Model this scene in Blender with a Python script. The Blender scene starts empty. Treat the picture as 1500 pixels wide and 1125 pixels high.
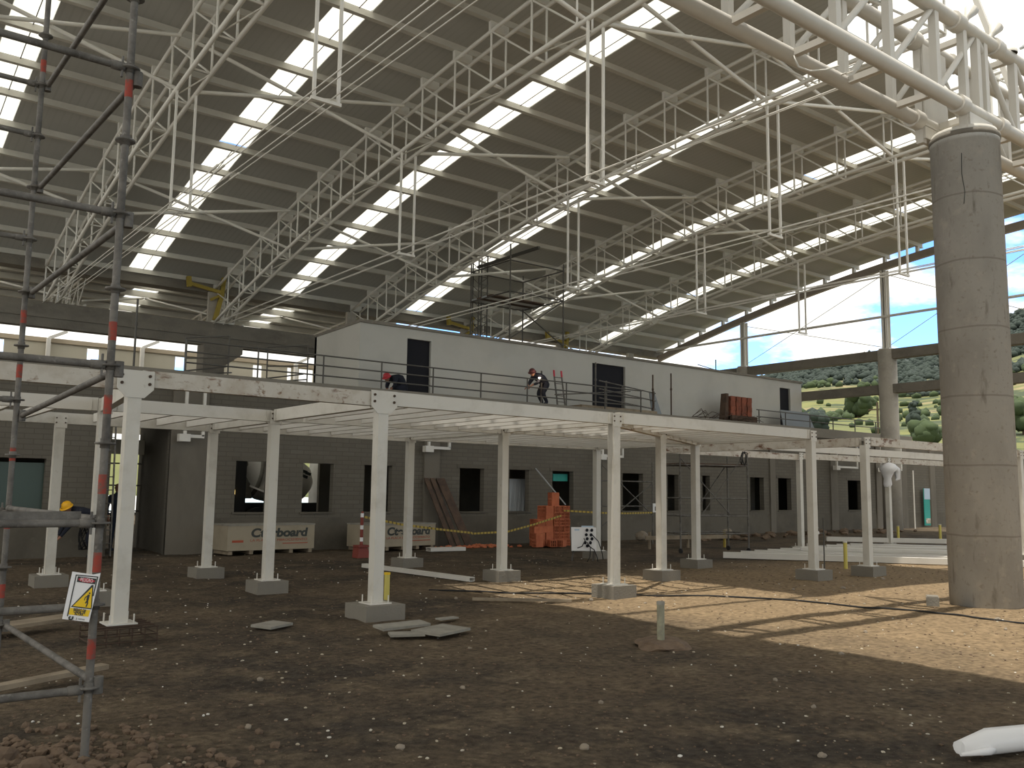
import bpy, bmesh, math, random
from mathutils import Vector, Matrix, noise
random.seed(7)
S = bpy.context.scene
C = S.collection
PI = math.pi
R = math.radians

# ------------------------------------------------------------------ materials
def mat(name, col, rough=.7, metal=0.0, layers=(), bump=0.0, bscale=30.0, spec=.3, build=None):
    """layers: (kind, scale, colour, lo, hi[, stretch]) mixed over the base colour by procedural noise in world space"""
    m = bpy.data.materials.new(name); m.use_nodes = True
    nt = m.node_tree; n = nt.nodes; l = nt.links
    b = n['Principled BSDF']; b.inputs['Roughness'].default_value = rough
    b.inputs['Metallic'].default_value = metal; b.inputs['Specular IOR Level'].default_value = spec
    geo = n.new('ShaderNodeNewGeometry')
    last = None
    rgb = n.new('ShaderNodeRGB'); rgb.outputs[0].default_value = (*col, 1); last = rgb.outputs[0]
    for L in layers:
        kind, sc, c2, lo, hi = L[:5]
        st = L[5] if len(L) > 5 else (1, 1, 1)
        mp = n.new('ShaderNodeMapping'); mp.inputs['Scale'].default_value = st
        l.new(geo.outputs['Position'], mp.inputs['Vector'])
        if kind == 'noise':
            t = n.new('ShaderNodeTexNoise'); t.inputs['Scale'].default_value = sc; t.inputs['Detail'].default_value = 6
            t.inputs['Roughness'].default_value = .62; out = t.outputs['Fac']
        elif kind == 'voro':
            t = n.new('ShaderNodeTexVoronoi'); t.inputs['Scale'].default_value = sc; out = t.outputs['Distance']
        else:
            t = n.new('ShaderNodeTexWave'); t.inputs['Scale'].default_value = sc; t.bands_direction = kind[-1].upper()
            t.inputs['Distortion'].default_value = 0; out = t.outputs['Fac']
        l.new(mp.outputs[0], t.inputs['Vector'])
        rp = n.new('ShaderNodeMapRange'); rp.inputs['From Min'].default_value = lo; rp.inputs['From Max'].default_value = hi
        l.new(out, rp.inputs['Value'])
        mx = n.new('ShaderNodeMix'); mx.data_type = 'RGBA'
        l.new(rp.outputs[0], mx.inputs['Factor']); l.new(last, mx.inputs['A']); mx.inputs['B'].default_value = (*c2, 1)
        last = mx.outputs['Result']
    if build: last = build(nt, geo, last)
    l.new(last, b.inputs['Base Color'])
    if bump:
        t = n.new('ShaderNodeTexNoise'); t.inputs['Scale'].default_value = bscale; t.inputs['Detail'].default_value = 5
        l.new(geo.outputs['Position'], t.inputs['Vector'])
        bp = n.new('ShaderNodeBump'); bp.inputs['Strength'].default_value = bump; bp.inputs['Distance'].default_value = .03
        l.new(t.outputs['Fac'], bp.inputs['Height']); l.new(bp.outputs[0], b.inputs['Normal'])
    return m

def brick_build(bw, bh, mortar, c2, horiz='X', fac=.5):
    def f(nt, geo, last):
        n, l = nt.nodes, nt.links
        sep = n.new('ShaderNodeSeparateXYZ'); l.new(geo.outputs['Position'], sep.inputs[0])
        cmb = n.new('ShaderNodeCombineXYZ'); l.new(sep.outputs[horiz], cmb.inputs[0]); l.new(sep.outputs['Z'], cmb.inputs[1])
        t = n.new('ShaderNodeTexBrick'); t.inputs['Scale'].default_value = 1
        t.inputs['Brick Width'].default_value = bw; t.inputs['Row Height'].default_value = bh
        t.inputs['Mortar Size'].default_value = .012; t.inputs['Mortar Smooth'].default_value = .3
        t.inputs['Mortar'].default_value = (*mortar, 1); t.inputs['Color2'].default_value = (*c2, 1)
        l.new(cmb.outputs[0], t.inputs['Vector']); l.new(last, t.inputs['Color1'])
        return t.outputs['Color']
    return f

M = {}
M['white_steel'] = mat('white_steel', (.54, .515, .455), .5, 0, [('noise', 2.2, (.4, .37, .31), .5, .8), ('noise', 9, (.3, .25, .18), .66, .82)], spec=.4)
M['clean_steel'] = mat('clean_white_steel', (.6, .575, .52), .45, 0, [('noise', 1.5, (.5, .475, .42), .5, .85)], spec=.4)
M['roof_steel'] = mat('roof_white_steel', (.7, .68, .62), .5, 0, [('noise', 1.2, (.6, .58, .52), .5, .85)], spec=.4)
M['rusty_steel'] = mat('rusty_white_steel', (.5, .465, .4), .6, 0, [('noise', 3, (.35, .29, .22), .45, .75), ('noise', 5, (.13, .06, .03), .57, .68, (.6, .6, 1.6)), ('noise', 11, (.2, .13, .08), .58, .7)])
M['purlin'] = mat('purlin_paint', (.58, .56, .5), .55, 0, [('noise', .7, (.46, .44, .38), .4, .8)])
M['deck_under'] = mat('roof_deck', (.46, .46, .43), .75, 0, [('noise', .25, (.4, .4, .37), .4, .75), ('wavex', 1.6, (.42, .42, .39), .75, .95)])
M['concrete'] = mat('grey_concrete', (.4, .37, .315), .9, 0, [('noise', 1.3, (.29, .27, .235), .45, .75), ('noise', 7, (.46, .43, .37), .55, .8), ('noise', 2.4, (.2, .185, .16), .66, .82, (1, 1, .35))], .25, 24)
M['dark_concrete'] = mat('weathered_concrete', (.2, .182, .15), .9, 0, [('noise', 1.0, (.13, .118, .1), .45, .75, (1, 1, 2)), ('noise', 6, (.26, .24, .2), .6, .8)], .25, 20)
M['footing'] = mat('footing_concrete', (.2, .183, .15), .95, 0, [('noise', 3, (.18, .165, .14), .45, .75)], .3, 30)
M['column_concrete'] = None
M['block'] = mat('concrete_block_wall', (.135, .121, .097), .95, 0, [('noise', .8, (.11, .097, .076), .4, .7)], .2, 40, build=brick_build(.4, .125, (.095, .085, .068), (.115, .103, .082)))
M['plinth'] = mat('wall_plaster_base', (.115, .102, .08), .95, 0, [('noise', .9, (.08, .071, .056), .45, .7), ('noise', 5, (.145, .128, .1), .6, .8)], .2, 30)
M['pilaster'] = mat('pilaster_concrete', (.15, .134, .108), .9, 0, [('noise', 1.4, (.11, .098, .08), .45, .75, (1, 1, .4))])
M['plaster'] = mat('upper_white_plaster', (.45, .44, .4), .85, 0, [('noise', .6, (.39, .38, .345), .45, .75), ('noise', 3, (.45, .43, .38), .6, .85)])
M['cream'] = mat('cream_wall', (.5, .46, .36), .85, 0, [('noise', .5, (.43, .39, .3), .4, .8)])
M['rake'] = mat('grey_brown_steel', (.34, .3, .255), .6, 0, [('noise', 1.5, (.27, .235, .2), .4, .8)])
M['tan_beam'] = mat('tan_beam', (.42, .35, .25), .85, 0, [('noise', .8, (.34, .28, .2), .4, .8)])
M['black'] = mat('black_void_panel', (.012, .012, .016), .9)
M['rubber'] = mat('black_rubber', (.02, .02, .02), .8)
M['galv'] = mat('galvanised_tube', (.14, .13, .115), .65, .0, [('noise', 6, (.06, .055, .048), .42, .68), ('noise', 22, (.26, .245, .22), .6, .8)], .2, 60)
M['redmark'] = mat('red_paint_mark', (.26, .045, .03), .8, 0, [('noise', 18, (.13, .075, .06), .45, .62)])
M['rail'] = mat('dark_rail_paint', (.085, .08, .07), .6)
M['rebar'] = mat('rusty_rebar', (.075, .05, .035), .85, .2)
M['orange'] = mat('orange_clay', (.5, .16, .075), .85, 0, [('noise', 4, (.36, .1, .05), .4, .75)], .15, 50)
M['brick_red'] = mat('weathered_red_clay', (.26, .085, .05), .9, 0, [('noise', 3, (.12, .05, .035), .42, .65)])
M['hollow_shade'] = mat('shaded_clay', (.2, .065, .04), .9)
M['carton'] = mat('crate_cardboard', (.32, .275, .2), .85, 0, [('noise', 3, (.27, .23, .165), .45, .75)])
M['ink'] = mat('dark_ink', (.05, .055, .05), .8)
M['redink'] = mat('red_ink', (.33, .075, .04), .8)
M['wood'] = mat('weathered_wood', (.27, .22, .155), .9, 0, [('noise', 3, (.17, .135, .095), .4, .7, (1, 1, 1))], .2, 40)
M['darkwood'] = mat('dark_formwork_wood', (.1, .065, .045), .9, 0, [('noise', 4, (.05, .035, .028), .4, .7)])
M['greyboard'] = mat('grey_board', (.27, .255, .215), .9, 0, [('noise', 5, (.2, .185, .155), .4, .7)])
M['sign_white'] = mat('sign_white', (.72, .71, .7), .5)
M['sign_yellow'] = mat('sign_yellow', (.75, .5, .02), .5)
M['sign_red'] = mat('sign_red', (.45, .03, .05), .5)
M['tape'] = mat('caution_tape_yellow', (.4, .29, .05), .5, 0, [('wavex', 2.6, (.14, .1, .03), .6, .8)])
M['yellow'] = mat('yellow_paint', (.36, .27, .05), .6, 0, [('noise', 6, (.35, .26, .05), .5, .75)])
M['yellowgreen'] = mat('yellow_pipe', (.55, .47, .12), .6)
M['bollard'] = mat('grey_green_pipe', (.3, .29, .2), .7, 0, [('noise', 8, (.2, .19, .14), .45, .7)])
M['helmet_y'] = mat('yellow_helmet', (.8, .42, .02), .35)
M['helmet_r'] = mat('red_helmet', (.4, .03, .04), .4)
M['helmet_d'] = mat('dark_helmet', (.1, .03, .03), .4)
M['cloth'] = mat('dark_work_clothes', (.018, .02, .03), .95)
M['jeans'] = mat('dark_blue_trousers', (.025, .032, .05), .95)
M['skin'] = mat('skin', (.28, .14, .09), .6)
M['truckwhite'] = mat('mixer_white', (.78, .76, .7), .5, 0, [('noise', 2, (.66, .63, .56), .45, .75)])
M['truckdark'] = mat('truck_chassis', (.03, .03, .03), .6)
M['teal'] = mat('teal_plastic', (.03, .3, .25), .5)
M['bluewhite'] = mat('pale_blue_paint', (.4, .5, .6), .5)
M['sheet'] = mat('grey_sheet_metal', (.42, .44, .45), .45, .2)
M['plateblue'] = mat('blue_grey_plate', (.2, .22, .23), .6)
M['plastic'] = mat('white_plastic_wrap', (.7, .7, .7), .35)
M['stone'] = mat('pale_stone', (.25, .21, .16), .95, 0, [('noise', 9, (.22, .19, .15), .4, .7)])
M['stone_brown'] = mat('brown_clod', (.15, .105, .07), .95, 0, [('noise', 9, (.1, .07, .048), .4, .7)])
M['litter'] = mat('pale_litter', (.4, .35, .26), .8, 0, [('noise', 5, (.62, .6, .55), .5, .6)])
M['pipe_red'] = mat('red_oxide', (.2, .045, .032), .6)
M['trunk'] = mat('trunk_bark', (.08, .06, .04), .95)
M['leaf'] = mat('tree_foliage', (.05, .072, .03), .9, 0, [('noise', .6, (.028, .044, .022), .4, .7)])
M['leafdark'] = mat('dark_foliage', (.03, .042, .034), .9, 0, [('noise', .4, (.02, .03, .027), .4, .7)])
M['glow'] = None
def emis(name, col, s):
    m = bpy.data.materials.new(name); m.use_nodes = True
    b = m.node_tree.nodes['Principled BSDF']; b.inputs['Emission Color'].default_value = (*col, 1); b.inputs['Emission Strength'].default_value = s
    b.inputs['Base Color'].default_value = (*col, 1)
    return m
M['spark'] = emis('welding_arc', (1, .85, .6), 60)
M['lamp'] = emis('lit_truck_lamp', (1, .7, .25), 3)

def seam_build(nt, geo, last):
    n, l = nt.nodes, nt.links
    sep = n.new('ShaderNodeSeparateXYZ'); l.new(geo.outputs['Position'], sep.inputs[0])
    ns = n.new('ShaderNodeTexNoise'); ns.inputs['Scale'].default_value = 1.5; l.new(geo.outputs['Position'], ns.inputs['Vector'])
    ad = n.new('ShaderNodeMath'); ad.operation = 'MULTIPLY_ADD'; l.new(ns.outputs['Fac'], ad.inputs[0]); ad.inputs[1].default_value = .06
    l.new(sep.outputs['Z'], ad.inputs[2])
    md = n.new('ShaderNodeMath'); md.operation = 'MODULO'; l.new(ad.outputs[0], md.inputs[0]); md.inputs[1].default_value = 1.1
    gr = n.new('ShaderNodeMath'); gr.operation = 'LESS_THAN'; l.new(md.outputs[0], gr.inputs[0]); gr.inputs[1].default_value = .028
    sc = n.new('ShaderNodeMath'); sc.operation = 'MULTIPLY'; l.new(gr.outputs[0], sc.inputs[0]); sc.inputs[1].default_value = .45
    mx = n.new('ShaderNodeMix'); mx.data_type = 'RGBA'; l.new(sc.outputs[0], mx.inputs['Factor']); l.new(last, mx.inputs['A'])
    mx.inputs['B'].default_value = (.17, .155, .13, 1)
    return mx.outputs['Result']
M['column_concrete'] = mat('cast_column_concrete', (.41, .405, .38), .85, 0, [('noise', .9, (.31, .305, .285), .42, .66, (1, 1, .5)), ('noise', 5, (.45, .43, .39), .56, .75), ('noise', 3, (.2, .19, .165), .6, .74, (2, 2, .4)), ('noise', 14, (.3, .285, .25), .58, .7)], .12, 18, build=seam_build)

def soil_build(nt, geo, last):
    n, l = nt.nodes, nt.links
    # sun patch brightness put into the colour: sandy tint there, darker earth elsewhere
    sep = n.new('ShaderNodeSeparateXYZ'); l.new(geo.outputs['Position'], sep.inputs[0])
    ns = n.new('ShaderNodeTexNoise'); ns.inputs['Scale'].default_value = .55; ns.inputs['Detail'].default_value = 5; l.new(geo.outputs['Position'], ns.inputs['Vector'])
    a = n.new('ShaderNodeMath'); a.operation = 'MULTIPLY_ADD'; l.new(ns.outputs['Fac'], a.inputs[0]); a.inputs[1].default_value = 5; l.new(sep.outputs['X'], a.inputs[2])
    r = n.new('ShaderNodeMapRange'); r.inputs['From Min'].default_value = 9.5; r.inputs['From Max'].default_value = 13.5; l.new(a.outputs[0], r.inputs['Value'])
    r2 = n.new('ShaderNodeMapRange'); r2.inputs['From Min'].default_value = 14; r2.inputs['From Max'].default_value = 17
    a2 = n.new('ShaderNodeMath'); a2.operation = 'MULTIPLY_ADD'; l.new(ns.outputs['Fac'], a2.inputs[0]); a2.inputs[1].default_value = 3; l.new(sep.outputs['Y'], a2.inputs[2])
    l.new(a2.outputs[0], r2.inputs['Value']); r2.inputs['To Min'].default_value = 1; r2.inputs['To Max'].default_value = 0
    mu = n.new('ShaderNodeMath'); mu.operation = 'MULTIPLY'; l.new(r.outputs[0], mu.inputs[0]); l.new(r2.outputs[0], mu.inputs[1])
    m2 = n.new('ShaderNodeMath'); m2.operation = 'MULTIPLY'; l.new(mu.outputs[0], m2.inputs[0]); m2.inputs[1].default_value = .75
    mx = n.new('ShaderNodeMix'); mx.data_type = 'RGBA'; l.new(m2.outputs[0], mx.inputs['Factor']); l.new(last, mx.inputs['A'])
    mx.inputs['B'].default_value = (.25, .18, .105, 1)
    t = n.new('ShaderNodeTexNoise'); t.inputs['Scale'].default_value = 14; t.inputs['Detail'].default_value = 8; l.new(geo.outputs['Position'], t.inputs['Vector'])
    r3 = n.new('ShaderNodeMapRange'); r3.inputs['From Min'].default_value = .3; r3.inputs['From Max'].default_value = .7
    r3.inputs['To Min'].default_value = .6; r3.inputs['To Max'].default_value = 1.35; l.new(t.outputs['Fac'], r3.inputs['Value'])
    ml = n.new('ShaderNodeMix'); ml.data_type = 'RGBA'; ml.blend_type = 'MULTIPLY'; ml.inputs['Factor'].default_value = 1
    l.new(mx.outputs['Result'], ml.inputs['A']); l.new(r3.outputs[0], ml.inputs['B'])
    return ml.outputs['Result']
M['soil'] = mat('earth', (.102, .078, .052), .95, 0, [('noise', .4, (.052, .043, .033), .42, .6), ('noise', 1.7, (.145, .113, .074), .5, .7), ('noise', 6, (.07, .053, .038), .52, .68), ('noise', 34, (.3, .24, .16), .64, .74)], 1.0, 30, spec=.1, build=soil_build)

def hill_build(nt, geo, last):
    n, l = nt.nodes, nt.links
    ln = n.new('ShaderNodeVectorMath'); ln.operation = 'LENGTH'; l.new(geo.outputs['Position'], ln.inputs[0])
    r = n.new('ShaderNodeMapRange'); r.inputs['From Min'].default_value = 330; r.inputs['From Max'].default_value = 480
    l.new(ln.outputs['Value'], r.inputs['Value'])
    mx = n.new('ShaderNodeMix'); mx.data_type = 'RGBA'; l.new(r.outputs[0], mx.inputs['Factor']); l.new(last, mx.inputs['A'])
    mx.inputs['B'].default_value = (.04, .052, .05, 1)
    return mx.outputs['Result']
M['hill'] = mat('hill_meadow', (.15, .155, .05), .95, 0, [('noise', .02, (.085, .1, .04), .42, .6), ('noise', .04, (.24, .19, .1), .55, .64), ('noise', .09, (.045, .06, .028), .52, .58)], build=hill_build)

def translucent():
    m = bpy.data.materials.new('skylight_sheet'); m.use_nodes = True
    nt = m.node_tree; n = nt.nodes; l = nt.links
    n.remove(n['Principled BSDF'])
    t = n.new('ShaderNodeBsdfTranslucent'); t.inputs['Color'].default_value = (.9, .9, .87, 1)
    d = n.new('ShaderNodeBsdfDiffuse'); d.inputs['Color'].default_value = (.8, .84, .86, 1)
    mx = n.new('ShaderNodeMixShader'); mx.inputs[0].default_value = .25
    l.new(t.outputs[0], mx.inputs[1]); l.new(d.outputs[0], mx.inputs[2]); l.new(mx.outputs[0], n['Material Output'].inputs['Surface'])
    return m
M['skylight'] = translucent()

# ------------------------------------------------------------------ mesh builder
class MB:
    def __init__(s): s.v = []; s.f = []; s.sm = []
    def face(s, idx, sm=False): s.f.append(tuple(idx)); s.sm.append(sm)
    def hexa(s, p):
        o = len(s.v); s.v += [Vector(q) for q in p]
        for q in ((0, 3, 2, 1), (4, 5, 6, 7), (0, 1, 5, 4), (1, 2, 6, 5), (2, 3, 7, 6), (3, 0, 4, 7)): s.face([o + i for i in q])
        return s
    def box(s, x0, x1, y0, y1, z0, z1):
        return s.hexa([(x0, y0, z0), (x1, y0, z0), (x1, y1, z0), (x0, y1, z0), (x0, y0, z1), (x1, y0, z1), (x1, y1, z1), (x0, y1, z1)])
    def obox(s, c, size, mtx):
        hx, hy, hz = [k / 2 for k in size]; c = Vector(c)
        return s.hexa([c + mtx @ Vector(q) for q in ((-hx, -hy, -hz), (hx, -hy, -hz), (hx, hy, -hz), (-hx, hy, -hz), (-hx, -hy, hz), (hx, -hy, hz), (hx, hy, hz), (-hx, hy, hz))])
    def bar(s, p, q, w, h, up=(0, 0, 1)):
        p, q = Vector(p), Vector(q); d = (q - p).normalized(); up = Vector(up)
        sd = d.cross(up)
        if sd.length < 1e-4: sd = d.cross(Vector((1, 0, 0)))
        sd.normalize(); u = sd.cross(d)
        a, b = sd * w / 2, u * h / 2
        return s.hexa([p - a - b, p + a - b, q + a - b, q - a - b, p - a + b, p + a + b, q + a + b, q - a + b])
    def tube(s, p, q, r, n=10, r2=None, caps=True):
        p, q = Vector(p), Vector(q); r2 = r if r2 is None else r2
        d = (q - p).normalized(); a = d.orthogonal().normalized(); b = d.cross(a)
        o = len(s.v)
        for (c, rr) in ((p, r), (q, r2)):
            for i in range(n):
                t = 2 * PI * i / n; s.v.append(c + (a * math.cos(t) + b * math.sin(t)) * rr)
        for i in range(n):
            j = (i + 1) % n; s.face((o + i, o + j, o + n + j, o + n + i), True)
        if caps:
            o2 = len(s.v); s.v += [v.copy() for v in s.v[o:o + 2 * n]]
            s.face([o2 + i for i in range(n)][::-1]); s.face([o2 + n + i for i in range(n)])
        return s
    def path(s, pts, r, n=8):
        pts = [Vector(p) for p in pts]; o = len(s.v); ref = None
        for k, p in enumerate(pts):
            d = (pts[min(k + 1, len(pts) - 1)] - pts[max(k - 1, 0)]).normalized()
            if ref is None: ref = d.orthogonal().normalized()
            a = (ref - d * ref.dot(d)).normalized(); ref = a; b = d.cross(a)
            rr = r[k] if isinstance(r, (list, tuple)) else r
            for i in range(n):
                t = 2 * PI * i / n; s.v.append(p + (a * math.cos(t) + b * math.sin(t)) * rr)
        for k in range(len(pts) - 1):
            for i in range(n):
                j = (i + 1) % n; s.face((o + k * n + i, o + k * n + j, o + (k + 1) * n + j, o + (k + 1) * n + i), True)
        s.face([o + i for i in range(n)][::-1]); e = o + (len(pts) - 1) * n; s.face([e + i for i in range(n)])
        return s
    def lathe(s, prof, c, axis=(0, 0, 1), n=20):
        ax = Vector(axis).normalized(); a = ax.orthogonal().normalized(); b = ax.cross(a); c = Vector(c); o = len(s.v)
        for (r, z) in prof:
            for i in range(n):
                t = 2 * PI * i / n; s.v.append(c + ax * z + (a * math.cos(t) + b * math.sin(t)) * max(r, 1e-4))
        for k in range(len(prof) - 1):
            for i in range(n):
                j = (i + 1) % n; s.face((o + k * n + i, o + k * n + j, o + (k + 1) * n + j, o + (k + 1) * n + i), True)
        return s
    def prism(s, poly, off):
        off = Vector(off); o = len(s.v); n = len(poly); s.v += [Vector(p) for p in poly] + [Vector(p) + off for p in poly]
        s.face([o + i for i in range(n)][::-1]); s.face([o + n + i for i in range(n)])
        for i in range(n):
            j = (i + 1) % n; s.face((o + i, o + j, o + n + j, o + n + i))
        return s
    def rock(s, c, r, sq=.7, rnd=random, sub=1, sm=False):
        bm = bmesh.new(); bmesh.ops.create_icosphere(bm, subdivisions=sub, radius=1); o = len(s.v)
        k = Vector((rnd.uniform(.7, 1.3), rnd.uniform(.7, 1.3), sq * rnd.uniform(.8, 1.2))) * r; a = rnd.uniform(0, 6.28); rot = Matrix.Rotation(a, 3, 'Z')
        off = Vector((rnd.uniform(0, 99), rnd.uniform(0, 99), 0))
        for v in bm.verts:
            q = v.co * (1 + .35 * noise.noise(v.co * 1.7 + off)); s.v.append(Vector(c) + rot @ Vector((q.x * k.x, q.y * k.y, q.z * k.z)))
        for f in bm.faces: s.face([o + v.index for v in f.verts], sm)
        bm.free(); return s

def wpos(o):
    p = Vector((0, 0, 0))
    while o is not None: p += o.location; o = o.parent
    return p
def obj(name, mb, m, parent=None, label=None, loc=None):
    me = bpy.data.meshes.new(name)
    base = wpos(parent)
    if loc is not None: base = Vector(loc)
    me.from_pydata([tuple(v - base) for v in mb.v], [], mb.f)
    me.polygons.foreach_set('use_smooth', mb.sm); me.update()
    me.materials.append(M[m] if isinstance(m, str) else m)
    o = bpy.data.objects.new(name, me); C.objects.link(o)
    if parent is not None: o.parent = parent
    if loc is not None: o.location = loc
    if label: o['label'] = label
    return o
def tag(o, label, cat, group=None):
    o['label'] = label; o['category'] = cat
    if group: o['group'] = group
    return o
def thing(name, label, cat, loc=(0, 0, 0), group=None):
    o = bpy.data.objects.new(name, None); C.objects.link(o); o.location = loc; o.empty_display_size = .2
    return tag(o, label, cat, group)
def struct(name, mb, m, parent=None):
    o = obj(name, mb, m, parent)
    if parent is None: o['kind'] = 'structure'
    return o
def dup(root, loc, label, rz=0, group=None):
    r = root.copy(); C.objects.link(r); r.location = loc; r.rotation_euler = (0, 0, rz); r['label'] = label
    if group: r['group'] = group
    for ch in list(root.children):
        c = ch.copy(); C.objects.link(c); c.parent = r
        for g in list(ch.children):
            d = g.copy(); C.objects.link(d); d.parent = c
    return r
def text(name, s, size, loc, rot, m, parent, depth=.002, width=None, shear=0.0, bold=0.0):
    cu = bpy.data.curves.new(name, 'FONT'); cu.body = s; cu.size = size; cu.extrude = depth; cu.align_x = 'CENTER'; cu.align_y = 'CENTER'
    cu.shear = shear; cu.offset = bold
    t = bpy.data.objects.new(name, cu); C.objects.link(t)
    bpy.context.view_layer.update()
    me = bpy.data.meshes.new_from_object(t.evaluated_get(bpy.context.evaluated_depsgraph_get()))
    bpy.data.objects.remove(t)
    me.materials.clear(); me.materials.append(M[m])
    if width:
        xs = [v.co.x for v in me.vertices]; k = width / (max(xs) - min(xs))
        for v in me.vertices: v.co.x *= k
    mtx = rot.to_4x4() if isinstance(rot, Matrix) else rot
    base = wpos(parent)
    for v in me.vertices: v.co = (Vector(loc) - base) + mtx.to_3x3() @ v.co
    o = bpy.data.objects.new(name, me); C.objects.link(o); o.parent = parent
    return o
ORD = ['first', 'second', 'third', 'fourth', 'fifth', 'sixth', 'seventh', 'eighth', 'ninth', 'tenth', 'eleventh', 'twelfth', 'thirteenth', 'fourteenth', 'fifteenth', 'sixteenth', 'seventeenth', 'eighteenth', 'nineteenth', 'twentieth', 'twenty-first', 'twenty-second', 'twenty-third', 'twenty-fourth', 'twenty-fifth', 'twenty-sixth', 'twenty-seventh', 'twenty-eighth', 'twenty-ninth', 'thirtieth', 'thirty-first', 'thirty-second']
def nth(i): return ORD[i]

def wall_cells(mb, x0, x1, z0, z1, holes, fn):
    """solid wall in a grid of boxes leaving rectangular holes; fn(xa, xb, za, zb) adds one box"""
    xs = sorted({x0, x1, *[min(max(h[k], x0), x1) for h in holes for k in (0, 1)]})
    for a, b in zip(xs, xs[1:]):
        if b - a < 1e-4: continue
        zc = sorted([(max(h[2], z0), min(h[3], z1)) for h in holes if h[0] < (a + b) / 2 < h[1]])
        z = z0
        for (ha, hb) in zc:
            if ha > z + 1e-4: fn(a, b, z, ha)
            z = max(z, hb)
        if z < z1 - 1e-4: fn(a, b, z, z1)

# ------------------------------------------------------------------ camera
F, YAW, PIT, ROLL = 1313.526, .65745691, .119025484, .013328188
fw = Vector((math.sin(YAW) * math.cos(PIT), math.cos(YAW) * math.cos(PIT), math.sin(PIT)))
rt = Vector((math.cos(YAW), -math.sin(YAW), 0)); up = rt.cross(fw)
r2 = math.cos(ROLL) * rt + math.sin(ROLL) * up; u2 = -math.sin(ROLL) * rt + math.cos(ROLL) * up
cam = bpy.data.cameras.new('camera'); cam.sensor_width = 36; cam.lens = 36 * F / 1500; cam.clip_end = 3000
co = bpy.data.objects.new('camera', cam); C.objects.link(co)
mw = Matrix((r2, u2, -fw)).transposed().to_4x4(); mw.translation = (0, 0, 1.68); co.matrix_world = mw
S.camera = co

# ------------------------------------------------------------------ ground
def gz(x, y):
    z = .03 * noise.noise(Vector((x * .5, y * .5, 0))) + .018 * noise.noise(Vector((x * 1.9, y * 1.9, 3))) - .02
    z += .012 * noise.noise(Vector((x * 5, y * 5, 7)))
    t = min(max((x - 24) / 12, 0), 1) * min(max((y - 14) / 6, 0), 1); z += .16 * t
    d = math.hypot(x - .95, y - 5.8)          # small heap of clods by the scaffold
    z += .07 * math.exp(-(d / .9) ** 2)
    return z
def axis_pts(a, b, c, d, fine, coarse):
    p = []; x = a
    while x < d:
        p.append(x); x += fine if b <= x < c else coarse
    p.append(d); return p
gx = axis_pts(-14, -1, 16, 62, .14, .7); gy = axis_pts(-14, 2, 14, 62, .14, .6)
mb = MB()
for y in gy:
    for x in gx: mb.v.append(Vector((x, y, gz(x, y))))
nx = len(gx)
for j in range(len(gy) - 1):
    for i in range(nx - 1): mb.face((j * nx + i, j * nx + i + 1, (j + 1) * nx + i + 1, (j + 1) * nx + i), True)
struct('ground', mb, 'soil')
rnd = random.Random(3)
mb = MB(); ml = MB()
for k in range(6500):
    d = 2.6 + 22 * rnd.random() ** 1.5; a = YAW + rnd.uniform(-.62, .62); x, y = d * math.sin(a), d * math.cos(a)
    if y > 23.2 or math.hypot(x - 14.85, y - 6.86) < .65: continue
    r = rnd.uniform(.004, .013) * (1 + d * .03)
    (ml if rnd.random() < .17 else mb).rock((x, y, gz(x, y) + r * .2), r, .6, rnd, 1)
for k in range(900):
    x, y = rnd.gauss(1.0, .55), rnd.gauss(5.9, .6)
    if y < 2.4: continue
    r = rnd.uniform(.012, .045); mb.rock((x, y, gz(x, y) + r * .25), r, .7, rnd, 1)
o = obj('gravel', mb, 'stone_brown'); o['kind'] = 'stuff'; tag(o, 'brown gravel and clods strewn all over the bare earth', 'gravel')
o = obj('litter', ml, 'litter'); o['kind'] = 'stuff'; tag(o, 'small pale chips and scraps scattered over the bare earth', 'litter')
stones = [(2.6, 6.4, .05), (3.3, 7.9, .045), (5.2, 5.5, .05), (4.2, 4.6, .06), (2.5, 4.1, .06), (1.9, 3.9, .05), (6.5, 4.4, .05), (8.8, 5.6, .05), (13.3, 6.0, .08), (12.4, 5.5, .05), (10.6, 6.4, .06), (15.2, 9.6, .07), (14.1, 9.9, .06), (12.0, 9.7, .05), (17.6, 10.2, .08), (5.8, 8.2, .04), (3.2, 5.3, .05), (4.6, 6.6, .04), (7.1, 5.2, .04), (5.4, 3.6, .05), (3.0, 3.4, .05), (8.2, 12.0, .05), (9.2, 11.3, .06), (9.9, 10.7, .07), (10.3, 9.9, .05)]
for i, (x, y, r) in enumerate(stones):
    st = obj('stone', MB().rock((x, y, gz(x, y) + r * .2), r * .55, .7, rnd, 2), 'stone', loc=(x, y, gz(x, y)))
    tag(st, 'pale fist-sized stone lying loose on the bare earth', 'stone', 'loose stones on the earth')
for i, (x, y, r) in enumerate([(.92, 5.55, .13), (1.2, 5.42, .1), (.78, 5.9, .12), (1.02, 6.25, .09), (1.32, 5.72, .07), (1.14, 5.9, .08), (.88, 6.45, .08), (1.65, 5.55, .06), (1.75, 5.95, .05)]):
    st = obj('clod', MB().rock((x, y, gz(x, y) + r * .3), r, .7, rnd, 2), 'stone_brown', loc=(x, y, gz(x, y)))
    tag(st, 'large brown clod of earth in the heap at the foot of the scaffold', 'clod', 'clods at the scaffold foot')

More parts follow.
